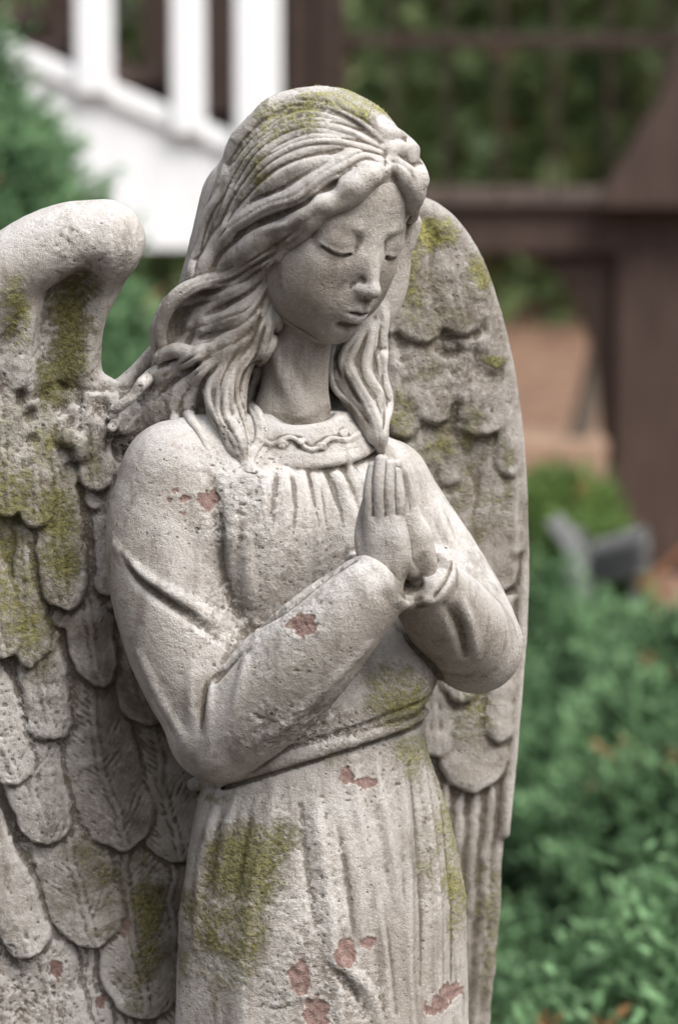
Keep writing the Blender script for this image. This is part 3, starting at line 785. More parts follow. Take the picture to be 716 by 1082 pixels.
def stone_material():
    m = NT('weathered_cast_stone')
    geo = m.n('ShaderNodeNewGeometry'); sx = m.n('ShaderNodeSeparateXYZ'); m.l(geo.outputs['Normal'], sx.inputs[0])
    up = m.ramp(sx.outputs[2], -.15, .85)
    big = m.noise(14, 4, .55); mid = m.noise(70, 6, .65); fine = m.noise(420, 5, .7); grain = m.noise(1500, 3, .7)
    col = m.mix(m.ramp(big, .35, .68), (.355, .312, .268), (.505, .472, .435))
    col = m.mix(m.math('MULTIPLY', m.ramp(mid, .5, .72), .55), col, (.20, .162, .122))
    col = m.mix(m.math('MULTIPLY', up, m.ramp(mid, .30, .62, .25, .8)), col, (.66, .65, .645))  # cool skylight on upward faces, put into the colour
    gr2 = m.noise(820, 3, .8)
    col = m.mix(m.math('MULTIPLY', m.ramp(gr2, .52, .68), .36), col, (.21, .175, .145))
    col = m.mix(m.math('MULTIPLY', m.ramp(gr2, .46, .34), .35), col, (.66, .64, .62))
    # grime where the surface is hollow, pale where it is worn proud
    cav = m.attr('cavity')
    grime_shade = m.math('MULTIPLY', m.ramp(cav, .05, .70), m.ramp(fine, .25, .6, .55, 1.0))
    col = m.mix(m.math('MULTIPLY', grime_shade, .88), col, (.085, .066, .046))
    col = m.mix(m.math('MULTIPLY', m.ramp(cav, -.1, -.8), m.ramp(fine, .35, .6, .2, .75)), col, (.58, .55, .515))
    col = m.mix(m.math('MULTIPLY', m.attr('grime_shade'), m.ramp(mid, .3, .65, .40, .92)), col, (.098, .078, .055))  # listed dark blotches: dirt together with painted-in shade
    mp = m.n('ShaderNodeMapping'); mp.inputs['Scale'].default_value = (1, 1, .22); m.l(m.tc.outputs['Object'], mp.inputs['Vector'])
    run = m.noise(90, 5, .65, mp.outputs[0])
    col = m.mix(m.math('MULTIPLY', m.ramp(run, .50, .70), .55), col, (.135, .108, .08))
    # powdery lime bloom and crumbs
    cr = m.attr('crust')
    col = m.mix(m.math('MULTIPLY', cr, m.ramp(fine, .47, .64)), col, (.60, .575, .55))
    col = m.mix(m.math('MULTIPLY', m.math('MULTIPLY', cr, m.ramp(m.noise(260, 4, .7), .56, .70)), .8), col, (.16, .125, .10))
    # specks
    vor = m.n('ShaderNodeTexVoronoi'); vor.inputs['Scale'].default_value = 330; m.l(m.tc.outputs['Object'], vor.inputs['Vector'])
    spk = m.math('MULTIPLY', m.ramp(vor.outputs['Distance'], .24, .10), m.math('MULTIPLY', m.ramp(m.noise(45, 3), .52, .66), m.ramp(cr, .0, .3, .55, 1.0)))
    col = m.mix(m.math('MULTIPLY', spk, .6), col, (.12, .095, .075))
    # chips down to the terracotta body
    ch = m.attr('chip')
    col = m.mix(m.ramp(ch, .05, .5), col, (.30, .235, .19))
    ch = m.math('MULTIPLY', ch, m.ramp(m.noise(230, 5, .7), .34, .50, .25, .95))
    col = m.mix(ch, col, m.mix(m.ramp(fine, .35, .65), (.19, .115, .10), (.31, .215, .195)))
    # moss
    mo = m.math('ADD', m.attr('moss'), m.math('MULTIPLY', m.math('SUBTRACT', m.math('ADD', m.math('MULTIPLY', mid, .55), m.math('MULTIPLY', fine, .6)), .545), 3.0))
    mf = m.math('MULTIPLY', m.ramp(mo, .30, 1.15), m.ramp(m.attr('moss'), .04, .25))
    mcol = m.mix(m.ramp(m.noise(600, 3), .35, .65), (.058, .058, .018), (.185, .168, .055))
    mcol = m.mix(m.math('MULTIPLY', m.attr('bright'), m.ramp(fine, .3, .6)), mcol, (.40, .38, .13))
    col = m.mix(m.math('MULTIPLY', mf, .90), col, mcol)
    h = m.math('ADD', m.math('MULTIPLY', fine, .9), m.math('MULTIPLY', grain, .55))
    h = m.math('ADD', h, m.math('MULTIPLY', m.math('MULTIPLY', mf, m.noise(900, 3)), 1.3))
    h = m.math('SUBTRACT', h, m.math('MULTIPLY', spk, .9))
    h = m.math('ADD', h, m.math('MULTIPLY', cr, m.noise(300, 4, .7)))
    nb = m.bump(h, .0013, .85)
    m.b.inputs['Specular IOR Level'].default_value = .18
    return m.done(col, nb)

def simple(name, c0, c1, scale=20, bump=.002, rough=.85, stretch=None):
    m = NT(name); v = None
    if stretch:
        mp = m.n('ShaderNodeMapping'); mp.inputs['Scale'].default_value = stretch; m.l(m.tc.outputs['Object'], mp.inputs['Vector']); v = mp.outputs[0]
    n = m.noise(scale, 5, .6, v)
    m.b.inputs['Roughness'].default_value = rough
    return m.done(m.mix(m.ramp(n, .3, .7), c0, c1), m.bump(n, bump, .6))

def leaf_material(name, dark, light, brown=None, back=.3):
    m = NT(name)
    t = m.attr('tint'); col = m.mix(t, dark, light)
    if brown: col = m.mix(m.ramp(m.attr('dry'), .4, .6), col, brown)
    m.b.inputs['Roughness'].default_value = .6
    tr = m.n('ShaderNodeBsdfTranslucent'); m.l(col, tr.inputs['Color'])
    mx = m.n('ShaderNodeMixShader'); mx.inputs[0].default_value = back
    m.done(col); m.l(m.b.outputs[0], mx.inputs[1]); m.l(tr.outputs[0], mx.inputs[2])
    m.l(mx.outputs[0], m.t.nodes['Material Output'].inputs['Surface'])
    return m.m
# ------------------------------------------------------------------ weathering of the carved parts, with some shade painted in
# every entry: px, py, rx, ry, strength (, brightness) as seen from the front, listed for the piece it grows on
MOSS = {
 'hair': [(300, 122, 46, 26, .62, .75), (272, 158, 24, 44, .62, .7), (352, 102, 52, 15, .75, .9), (392, 112, 34, 14, .75, .9), (330, 150, 30, 20, .3, .6), (250, 190, 14, 30, .35, .5)],
 'near': [(76, 350, 22, 62, 1.25, .1), (80, 310, 20, 25, 1.0, .1), (18, 330, 14, 40, .75, .8), (62, 400, 20, 30, .9, .1), (6, 560, 34, 130, .75, .35), (64, 565, 26, 62, 1.0, .1), (30, 640, 34, 70, .7, .3), (50, 470, 34, 34, .6, .4),
          (100, 490, 16, 40, .5, .3), (95, 908, 36, 26, .7, .2), (156, 975, 16, 66, 1.0, .05), (100, 950, 36, 36, .5, .2), (145, 1045, 22, 40, .6, .1), (30, 450, 30, 30, .5, .3)],
 'far': [(455, 248, 30, 18, 1.1, .9), (505, 288, 16, 24, .7, .6), (428, 300, 16, 50, .9, .35), (522, 378, 13, 9, 1.0, .2), (424, 436, 20, 30, .8, .3), (470, 468, 30, 30, .55, .3), (532, 500, 12, 44, .6, .2), (500, 520, 25, 60, .45, .3),
         (495, 450, 14, 22, .7, .05), (500, 755, 22, 32, .65, .4), (520, 980, 16, 60, .7, .3), (448, 400, 26, 30, .35, .4), (470, 330, 30, 60, .38, .3)],
 'gown': [(258, 918, 46, 50, 1.1, .12), (240, 975, 50, 40, .9, .1), (232, 1020, 42, 42, .55, .3), (285, 890, 26, 26, .8, .1), (420, 736, 36, 30, .85, .5), (398, 722, 26, 20, .55, .4), (440, 792, 26, 34, .7, .8), (474, 860, 16, 60, .8, .6),
          (484, 930, 12, 60, .8, .6), (455, 900, 22, 70, .34, .5), (225, 838, 22, 7, .6, .3), (330, 720, 40, 20, .25, .4), (350, 800, 20, 10, .4, .4)]}
CHIPS = {
 'near': [(60, 1026, 6, 11), (106, 1060, 6, 6), (132, 980, 4, 10)],
 'gown': [(221, 529, 12, 11), (196, 528, 5, 4), (184, 520, 4, 3), (180, 530, 3, 3), (191, 541, 5, 2.4), (319, 660, 15, 12), (366, 820, 7, 10), (384, 826, 14, 5), (317, 1034, 11, 19), (335, 1068, 12, 18), (365, 1006, 11, 17), (388, 996, 6, 8),
          (476, 1047, 10, 8), (464, 1060, 11, 9), (455, 1068, 7, 5)]}
CRUST = {
 'hair': [(320, 110, 60, 20, .3), (255, 470, 40, 40, .5), (150, 420, 50, 40, .5)],
 'near': [(90, 450, 90, 50, .9), (95, 262, 55, 28, .55), (30, 430, 40, 80, .6), (25, 760, 60, 60, .7), (60, 900, 60, 60, .5), (40, 1040, 70, 60, .9), (110, 560, 30, 60, .4)],
 'far': [(470, 400, 60, 120, .35)],
 'gown': [(255, 535, 50, 40, 1.0), (245, 655, 45, 40, .8), (320, 600, 70, 60, .42), (190, 520, 50, 40, .25), (318, 652, 40, 24, .65), (290, 700, 40, 22, .25), (330, 770, 70, 26, 1.0), (310, 880, 50, 50, .45), (320, 970, 40, 70, .7), (330, 1050, 70, 40, .9),
          (380, 840, 40, 40, .4), (462, 588, 12, 9, .6), (455, 880, 20, 90, .35), (230, 480, 50, 22, .5)]}
GRIME_SHADE = {  # dirt, plus shade painted in behind the arm and inside the cuff
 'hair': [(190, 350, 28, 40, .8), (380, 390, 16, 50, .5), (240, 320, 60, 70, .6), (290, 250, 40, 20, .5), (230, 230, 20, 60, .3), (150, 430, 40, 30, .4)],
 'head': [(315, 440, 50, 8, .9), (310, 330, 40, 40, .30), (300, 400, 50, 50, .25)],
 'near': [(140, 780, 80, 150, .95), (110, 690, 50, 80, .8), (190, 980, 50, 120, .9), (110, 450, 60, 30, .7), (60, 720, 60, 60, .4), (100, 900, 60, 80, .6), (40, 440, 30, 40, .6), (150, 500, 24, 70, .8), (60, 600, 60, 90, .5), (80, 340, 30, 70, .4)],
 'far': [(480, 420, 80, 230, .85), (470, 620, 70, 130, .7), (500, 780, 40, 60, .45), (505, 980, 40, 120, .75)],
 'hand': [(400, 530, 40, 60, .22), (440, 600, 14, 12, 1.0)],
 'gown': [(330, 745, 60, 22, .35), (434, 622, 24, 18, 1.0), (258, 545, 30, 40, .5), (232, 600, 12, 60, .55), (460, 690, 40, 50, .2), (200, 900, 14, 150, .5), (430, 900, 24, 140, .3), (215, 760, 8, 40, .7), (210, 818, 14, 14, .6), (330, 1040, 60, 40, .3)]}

def blob(px, py, items, warp=0):
    out = np.zeros(len(px), f32)
    for it in items:
        q = ((px - it[0]) / it[2]) ** 2 + ((py - it[1]) / it[3]) ** 2
        v = np.clip(1 - q / 2.0, 0, 1) * (it[4] if len(it) > 4 else 1)
        out = np.maximum(out, v)
    return out

def finish(name, clay, mat, parent, grain=1.0, key=None):
    key = key or name
    V, Q = clay.mesh()
    N = vnormals(V, Q)
    px, py = proj(V[:, 0], V[:, 1], V[:, 2])
    wob = np.stack([fbm(V, 22, 3, 3), fbm(V, 22, 4, 3)], 1)
    wx, wy = px + wob[:, 0] * 16, py + wob[:, 1] * 16
    front = ((N @ -FW.astype(f32)) > -.25).astype(f32)
    moss = blob(wx, wy, MOSS.get(key, [])) * front
    br = np.zeros(len(V), f32); wt = np.zeros(len(V), f32) + 1e-4
    for it in MOSS.get(key, []):
        w = np.clip(1 - (((px - it[0]) / it[2]) ** 2 + ((py - it[1]) / it[3]) ** 2) / 2, 0, 1); br += w * it[5]; wt += w
    br /= wt
    crust = blob(wx, wy, CRUST.get(key, [])) * front
    # chips: sharp broken outlines
    jx = px + vnoise(V, 9, 61) * 5 + vnoise(V, 3.5, 63) * 2.2; jy = py + vnoise(V, 9, 62) * 5 + vnoise(V, 3.5, 64) * 2.2
    cq = np.full(len(V), 9.0, f32)
    for it in CHIPS.get(key, []):
        cq = np.minimum(cq, np.sqrt(((jx - it[0]) / it[2]) ** 2 + ((jy - it[1]) / it[3]) ** 2))
    chip = sstep(1.10, .90, cq) * front
    rim = sstep(1.5, 1.05, cq) * front
    # relief
    patchy = sstep(-.1, .5, fbm(V, 45, 15, 3))
    d = fbm(V, 34, 11, 3) * .6 * grain + fbm(V, 8, 12, 3) * (.16 + .34 * patchy) * grain
    cr = crust ** .8
    lump = fbm(V, 9, 31, 4, .6)
    d += cr * (np.maximum(lump, 0) * 3.4 - np.maximum(-lump - .25, 0) * 5.0)
    pits = vnoise(V, 4.2, 41); d -= np.maximum(pits - .66, 0) * (.3 + 3.0 * patchy + 8 * cr) * grain
    d += np.minimum(rim, 1 - chip) * np.maximum(vnoise(V, 5, 77), 0) * 1.2
    d -= chip * (1.1 + .8 * vnoise(V, 6, 78))
    mm = sstep(.35, 1.0, moss + fbm(V, 12, 51, 4, .65) * 1.1 + .08) * (moss > .03)
    d += mm * (.6 + .7 * vnoise(V, 4, 52))
    V2 = (V + N * d[:, None]).astype(f32)
    # hollows and edges
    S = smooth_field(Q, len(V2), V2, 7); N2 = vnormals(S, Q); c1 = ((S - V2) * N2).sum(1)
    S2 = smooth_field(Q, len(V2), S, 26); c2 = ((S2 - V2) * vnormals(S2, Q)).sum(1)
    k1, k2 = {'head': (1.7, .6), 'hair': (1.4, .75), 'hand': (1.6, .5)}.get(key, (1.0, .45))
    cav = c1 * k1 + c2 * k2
    gr = blob(wx, wy, GRIME_SHADE.get(key, [])) * front
    o = make_mesh(name, V2, Q, mat, parent, dict(cavity=cav, moss=moss, bright=br, crust=cr, chip=chip, grime_shade=gr))
    return o, (V2, Q, N, moss, br, mm, px, py)

def moss_tufts(srcs, mat, parent):
    rg = np.random.default_rng(77)
    VV, QQ, TI = [], [], []; base = 0
    for V, Q, N, moss, br, mm, px, py in srcs:
        vis = (px > -20) & (px < 740) & (py > 60) & (py < 1110) & ((N @ -FW.astype(f32)) > -.3)
        pr = np.where(vis, mm, 0)
        n = int(min(0.10 * pr.sum(), 16000))
        if n < 20: continue
        i = rg.choice(len(V), n, p=pr / pr.sum())
        p = V[i] + rg.normal(0, .6, (n, 3)) + N[i] * .4; nn = N[i] + rg.normal(0, .55, (n, 3)); nn /= np.linalg.norm(nn, axis=1)[:, None]
        L = (rg.uniform(.9, 2.6, n) * np.where(py[i] < 220, .8, 1))[:, None]
        t = np.cross(nn, rg.normal(size=(n, 3))); t /= np.linalg.norm(t, axis=1)[:, None]
        w = rg.uniform(.25, .5, n)[:, None]
        tip = p + nn * L + t * rg.normal(0, .6, (n, 1)); 
        q = np.stack([p - t * w - nn * .5, p + t * w - nn * .5, tip], 1).reshape(-1, 3)
        VV.append(q); QQ.append(np.arange(n * 3).reshape(n, 3) + base); base += n * 3
        TI.append(np.repeat(np.clip(br[i] * .8 + rg.uniform(0, .4, n), 0, 1), 3))
    return make_mesh('moss_tufts', np.concatenate(VV), np.concatenate(QQ), mat, parent, dict(tint=np.concatenate(TI)), smooth=False)

def build_statue():
    stone = stone_material(); mossm = leaf_material('moss', (.07, .068, .022), (.29, .275, .10), back=.25)
    root = bpy.data.objects.new('angel_statue', None); bpy.context.scene.collection.objects.link(root)
    root.location = (0, 0, ORIGIN_Z)
    root['label'] = 'weathered mossy stone angel statue with spread wings, bowed head and praying hands'
    root['category'] = 'statue'
    src = []
    def fin(*a, **k):
        o, s = finish(*a, **k); src.append(s); return o
    if want('head'): fin('head', build_head(), stone, root, grain=.22)
    G = build_gown() if want('gown') or want('hair') else None
    print('gown', time.time() - T0)
    if want('hair'): fin('hair', build_hair(G), stone, root, grain=.8)
    if want('gown'):
        fin('gown', G, stone, root); finish('gown_hem', build_gown_hem(), stone, root)
    del G
    if want('hand'):
        for c in build_hands(): fin('hand', c, stone, root, grain=.5)
    if want('wing'):
        o = fin('wing', build_near_wing(), stone, root, grain=1.3, key='near'); o['label'] = 'near wing with broad rounded top edge and moss in its hollow'
        o = fin('wing', build_far_wing(), stone, root, grain=.9, key='far'); o['label'] = 'far wing standing upright behind the shoulder'
    mo = moss_tufts(src, mossm, root); mo['kind'] = 'stuff'
    print('statue', time.time() - T0)
    return root
build_statue()
# ------------------------------------------------------------------ surroundings
def W(px, py, Y):
    """point in metres at depth Y (metres beyond the statue) that stands behind (px, py)"""
    q = P(px, py, Y / UNIT) * UNIT
    return np.array([q[0], q[1], q[2] + ORIGIN_Z])

class MB:
    def __init__(s): s.v, s.f = [], []
    def box(s, lo, hi, bev=0.0):
        lo, hi = np.array(lo, float), np.array(hi, float)
        s.hexa([(lo[0], lo[1]), (hi[0], lo[1]), (hi[0], hi[1]), (lo[0], hi[1])], lo[2], hi[2])
    def hexa(s, base, z0, z1):
        b = len(s.v); n = len(base)
        s.v += [(x, y, z0) for x, y in base] + [(x, y, z1) for x, y in base]
        s.f += [tuple(range(b + n - 1, b - 1, -1)), tuple(range(b + n, b + 2 * n))]
        s.f += [(b + i, b + (i + 1) % n, b + n + (i + 1) % n, b + n + i) for i in range(n)]
    def prism_xz(s, poly, y0, y1):
        """outline in the XZ plane (counter-clockwise seen from the front) pushed from y0 to y1"""
        b = len(s.v); n = len(poly)
        s.v += [(x, y0, z) for x, z in poly] + [(x, y1, z) for x, z in poly]
        s.f += [tuple(range(b, b + n)), tuple(range(b + 2 * n - 1, b + n - 1, -1))]
        s.f += [(b + (i + 1) % n, b + i, b + n + i, b + n + (i + 1) % n) for i in range(n)]
    def bar(s, a, b, w, d):
        """square bar from a to b"""
        a, b = np.array(a, float), np.array(b, float); u = (b - a) / np.linalg.norm(b - a)
        r = np.cross(u, [0, 1, 0]); 
        if np.linalg.norm(r) < 1e-3: r = np.array([1.0, 0, 0])
        r /= np.linalg.norm(r); t = np.cross(r, u); k = len(s.v)
        for p in (a, b):
            for i, j in ((-1, -1), (1, -1), (1, 1), (-1, 1)): s.v.append(tuple(p + r * w / 2 * i + t * d / 2 * j))
        s.f += [(k + 3, k + 2, k + 1, k), (k + 4, k + 5, k + 6, k + 7)] + [(k + i, k + (i + 1) % 4, k + 4 + (i + 1) % 4, k + 4 + i) for i in range(4)]
    def limb(s, pts, rr, n=8):
        q = catmull(np.hstack([np.array(pts, float), np.array(rr, float)[:, None]]), 4); k = len(s.v)
        for i, p in enumerate(q):
            d = q[min(i + 1, len(q) - 1), :3] - q[max(i - 1, 0), :3]; d /= np.linalg.norm(d) + 1e-9
            a = np.cross(d, [0.3, 1, 0.1]); a /= np.linalg.norm(a); b = np.cross(d, a)
            for j in range(n):
                t = 2 * math.pi * j / n; s.v.append(tuple(p[:3] + (a * math.cos(t) + b * math.sin(t)) * p[3] * (1 + .12 * math.sin(3 * t + i))))
        for i in range(len(q) - 1):
            for j in range(n):
                s.f.append((k + i * n + j, k + i * n + (j + 1) % n, k + (i + 1) * n + (j + 1) % n, k + (i + 1) * n + j))
    def build(s, name, mat, parent=None, bevel=0.004, smooth=False):
        me = bpy.data.meshes.new(name); me.from_pydata(s.v, [], s.f); me.update(); me.materials.append(mat)
        if smooth: me.polygons.foreach_set('use_smooth', [True] * len(me.polygons))
        o = bpy.data.objects.new(name, me); bpy.context.scene.collection.objects.link(o)
        if parent: o.parent = parent
        if bevel:
            b = o.modifiers.new('bevel', 'BEVEL'); b.width = bevel; b.segments = 2; b.limit_method = 'ANGLE'
        return o

def tag(o, label=None, cat=None, group=None, kind=None):
    for k, v in (('label', label), ('category', cat), ('group', group), ('kind', kind)):
        if v: o[k] = v
    return o

def empty(name, loc=(0, 0, 0)):
    o = bpy.data.objects.new(name, None); bpy.context.scene.collection.objects.link(o); o.location = loc
    return o

def leaf_cloud(name, C_, D, size, width, tint, dry, mat, parent=None, rg=None, per=1):
    """a mesh of small pointed blades: centres C_, directions D"""
    n = len(C_); D = D / (np.linalg.norm(D, axis=1)[:, None] + 1e-9)
    r = rg.normal(size=(n, 3)); T = np.cross(D, r); T /= np.linalg.norm(T, axis=1)[:, None] + 1e-9
    size = np.asarray(size).reshape(-1, 1) * np.ones((n, 1)); w = width * size
    B = np.cross(D, T)
    v = np.stack([C_, C_ + D * size * .45 + T * w + B * w * .3, C_ + D * size, C_ + D * size * .45 - T * w + B * w * .3], 1).reshape(-1, 3)
    q = np.arange(4 * n).reshape(n, 4)
    me_v = v / UNIT
    return make_mesh(name, me_v, q, mat, parent, dict(tint=np.repeat(tint, 4), dry=np.repeat(dry, 4)), smooth=False)

def juniper(name, c, rx, ry, hgt, nspr, mat, core, seed, label, group=None, cone=False, spr=.05):
    """spreading juniper: branching sprays of scale leaves over a dark inner mass"""
    rg = np.random.default_rng(seed)
    root = empty(name, (c[0], c[1], 0)); tag(root, label, 'shrub', group)
    # spray roots over the lumpy surface
    u = rg.uniform(0, 2 * math.pi, nspr); s = rg.uniform(0, 1, nspr)
    if cone:
        zz = 1 - np.sqrt(rg.uniform(0, 1, nspr)) ; rad_ = (1 - zz) ** .75
        q = np.stack([np.cos(u) * rad_ * rx, np.sin(u) * rad_ * ry, zz * hgt], 1); nrm = np.stack([np.cos(u), np.sin(u), np.full(nspr, .75)], 1)
    else:
        el = np.arcsin(rg.uniform(0.0, 1, nspr) ** .8)
        q = np.stack([np.cos(u) * np.cos(el) * rx, np.sin(u) * np.cos(el) * ry, np.sin(el) ** .8 * hgt], 1); nrm = np.stack([np.cos(u) * np.cos(el), np.sin(u) * np.cos(el), np.sin(el) + .35], 1)
    nrm /= np.linalg.norm(nrm, axis=1)[:, None]
    lump = fbm(q * 100, 13, seed, 3); depth = rg.uniform(0, 1, nspr) ** 2
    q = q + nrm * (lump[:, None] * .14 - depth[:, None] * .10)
    d = nrm + rg.normal(0, .38, (nspr, 3)) + np.array([0, 0, .35]); d /= np.linalg.norm(d, axis=1)[:, None]
    clump = np.clip(.5 + .9 * fbm(q * 100, 7, seed + 5, 2), 0, 1)
    dryp = (fbm(q * 100, 9, seed + 9, 2) > .55).astype(float) * (rg.random(nspr) < .35) + (rg.random(nspr) < .008)
    # each spray: a short axis with side twigs, each twig a few blades
    NT_, NB = 7, 5
    CC, DD, TT, RR = [], [], [], []
    L = spr * rg.uniform(.6, 1.3, nspr)
    for t in range(NT_):
        f = (t + .5) / NT_
        a = rg.normal(size=(nspr, 3)); a -= (a * d).sum(1)[:, None] * d; a /= np.linalg.norm(a, axis=1)[:, None]
        td = d * .8 + a * .75; td /= np.linalg.norm(td, axis=1)[:, None]
        b0 = q + d * (L * f)[:, None]
        tl = L * (.62 - .3 * f)
        for k in range(NB):
            g = k / NB
            CC.append(b0 + td * (tl * g)[:, None]); DD.append(td + rg.normal(0, .45, (nspr, 3)))
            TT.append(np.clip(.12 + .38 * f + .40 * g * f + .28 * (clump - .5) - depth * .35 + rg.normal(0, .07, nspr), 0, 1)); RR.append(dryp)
    C_, D_ = np.concatenate(CC), np.concatenate(DD)
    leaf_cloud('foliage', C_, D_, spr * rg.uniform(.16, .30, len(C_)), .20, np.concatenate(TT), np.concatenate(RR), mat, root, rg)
    m = MB(); 
    for i in range(9):
        a = rg.uniform(0, 2 * math.pi); r = rg.uniform(.3, .85)
        m.limb([(0, 0, -.02), (math.cos(a) * rx * r * .4, math.sin(a) * ry * r * .4, hgt * .3), (math.cos(a) * rx * r * (.4 if cone else .9), math.sin(a) * ry * r * (.4 if cone else .9), hgt * rg.uniform(.5, .8))], [.02, .014, .006], 6)
    m.build('stem', core, root, bevel=0, smooth=True)
    # shaded twiggy heart that keeps daylight from passing straight through
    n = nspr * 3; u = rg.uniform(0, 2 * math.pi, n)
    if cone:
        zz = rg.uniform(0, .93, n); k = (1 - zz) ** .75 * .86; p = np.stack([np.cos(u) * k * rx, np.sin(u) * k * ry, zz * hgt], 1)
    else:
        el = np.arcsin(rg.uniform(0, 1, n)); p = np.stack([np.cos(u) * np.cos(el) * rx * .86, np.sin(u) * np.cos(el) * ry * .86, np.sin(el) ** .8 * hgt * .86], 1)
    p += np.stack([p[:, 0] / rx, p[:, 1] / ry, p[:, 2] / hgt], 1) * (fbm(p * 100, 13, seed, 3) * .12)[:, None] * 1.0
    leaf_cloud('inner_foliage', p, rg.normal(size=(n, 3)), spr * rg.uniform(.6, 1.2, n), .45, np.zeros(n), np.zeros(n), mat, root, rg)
    return root

def tree(x, y, h, r, mat, bark, seed, label, group, nleaf=5000, lean=0.0, trunk=.12, low=.35, leaf=.10):
    rg = np.random.default_rng(seed)
    root = empty('woodland_tree', (x, y, 0)); tag(root, label, 'tree', group)
    m = MB(); top = np.array([lean, rg.uniform(-.3, .3), h * .92])
    m.limb([(0, 0, -.1), (lean * .2, 0, h * .3), (lean * .5, .1, h * .62), tuple(top)], [trunk * 1.25, trunk, trunk * .7, trunk * .15], 10)
    ends = []
    for i in range(11):
        z = h * (low + (1 - low) * (i + .3) / 12); a = rg.uniform(0, 2 * math.pi); l = r * rg.uniform(.6, 1.05) * (1.15 - .6 * z / h)
        b0 = np.array([lean * z / h, 0, z]); b2 = b0 + np.array([math.cos(a) * l, math.sin(a) * l, l * rg.uniform(.1, .5)])
        m.limb([tuple(b0), tuple((b0 + b2) / 2 + (0, 0, -.04 * l)), tuple(b2)], [trunk * .4, trunk * .22, trunk * .06], 6); ends += [b2, (b0 + b2) / 2, b0 * .3 + b2 * .7]
    m.build('trunk', bark, root, bevel=0, smooth=True)
    ends = np.array(ends + [top]); ci = rg.integers(0, len(ends), nleaf)
    p = ends[ci] + rg.normal(0, 1, (nleaf, 3)) * np.array([.24, .24, .17]) * r
    cl = rg.uniform(0, 1, len(ends))[ci]
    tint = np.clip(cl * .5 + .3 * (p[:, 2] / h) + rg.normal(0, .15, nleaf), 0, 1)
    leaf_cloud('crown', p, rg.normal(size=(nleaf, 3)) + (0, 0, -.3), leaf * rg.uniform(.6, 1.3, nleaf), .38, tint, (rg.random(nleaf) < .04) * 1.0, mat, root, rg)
    return root

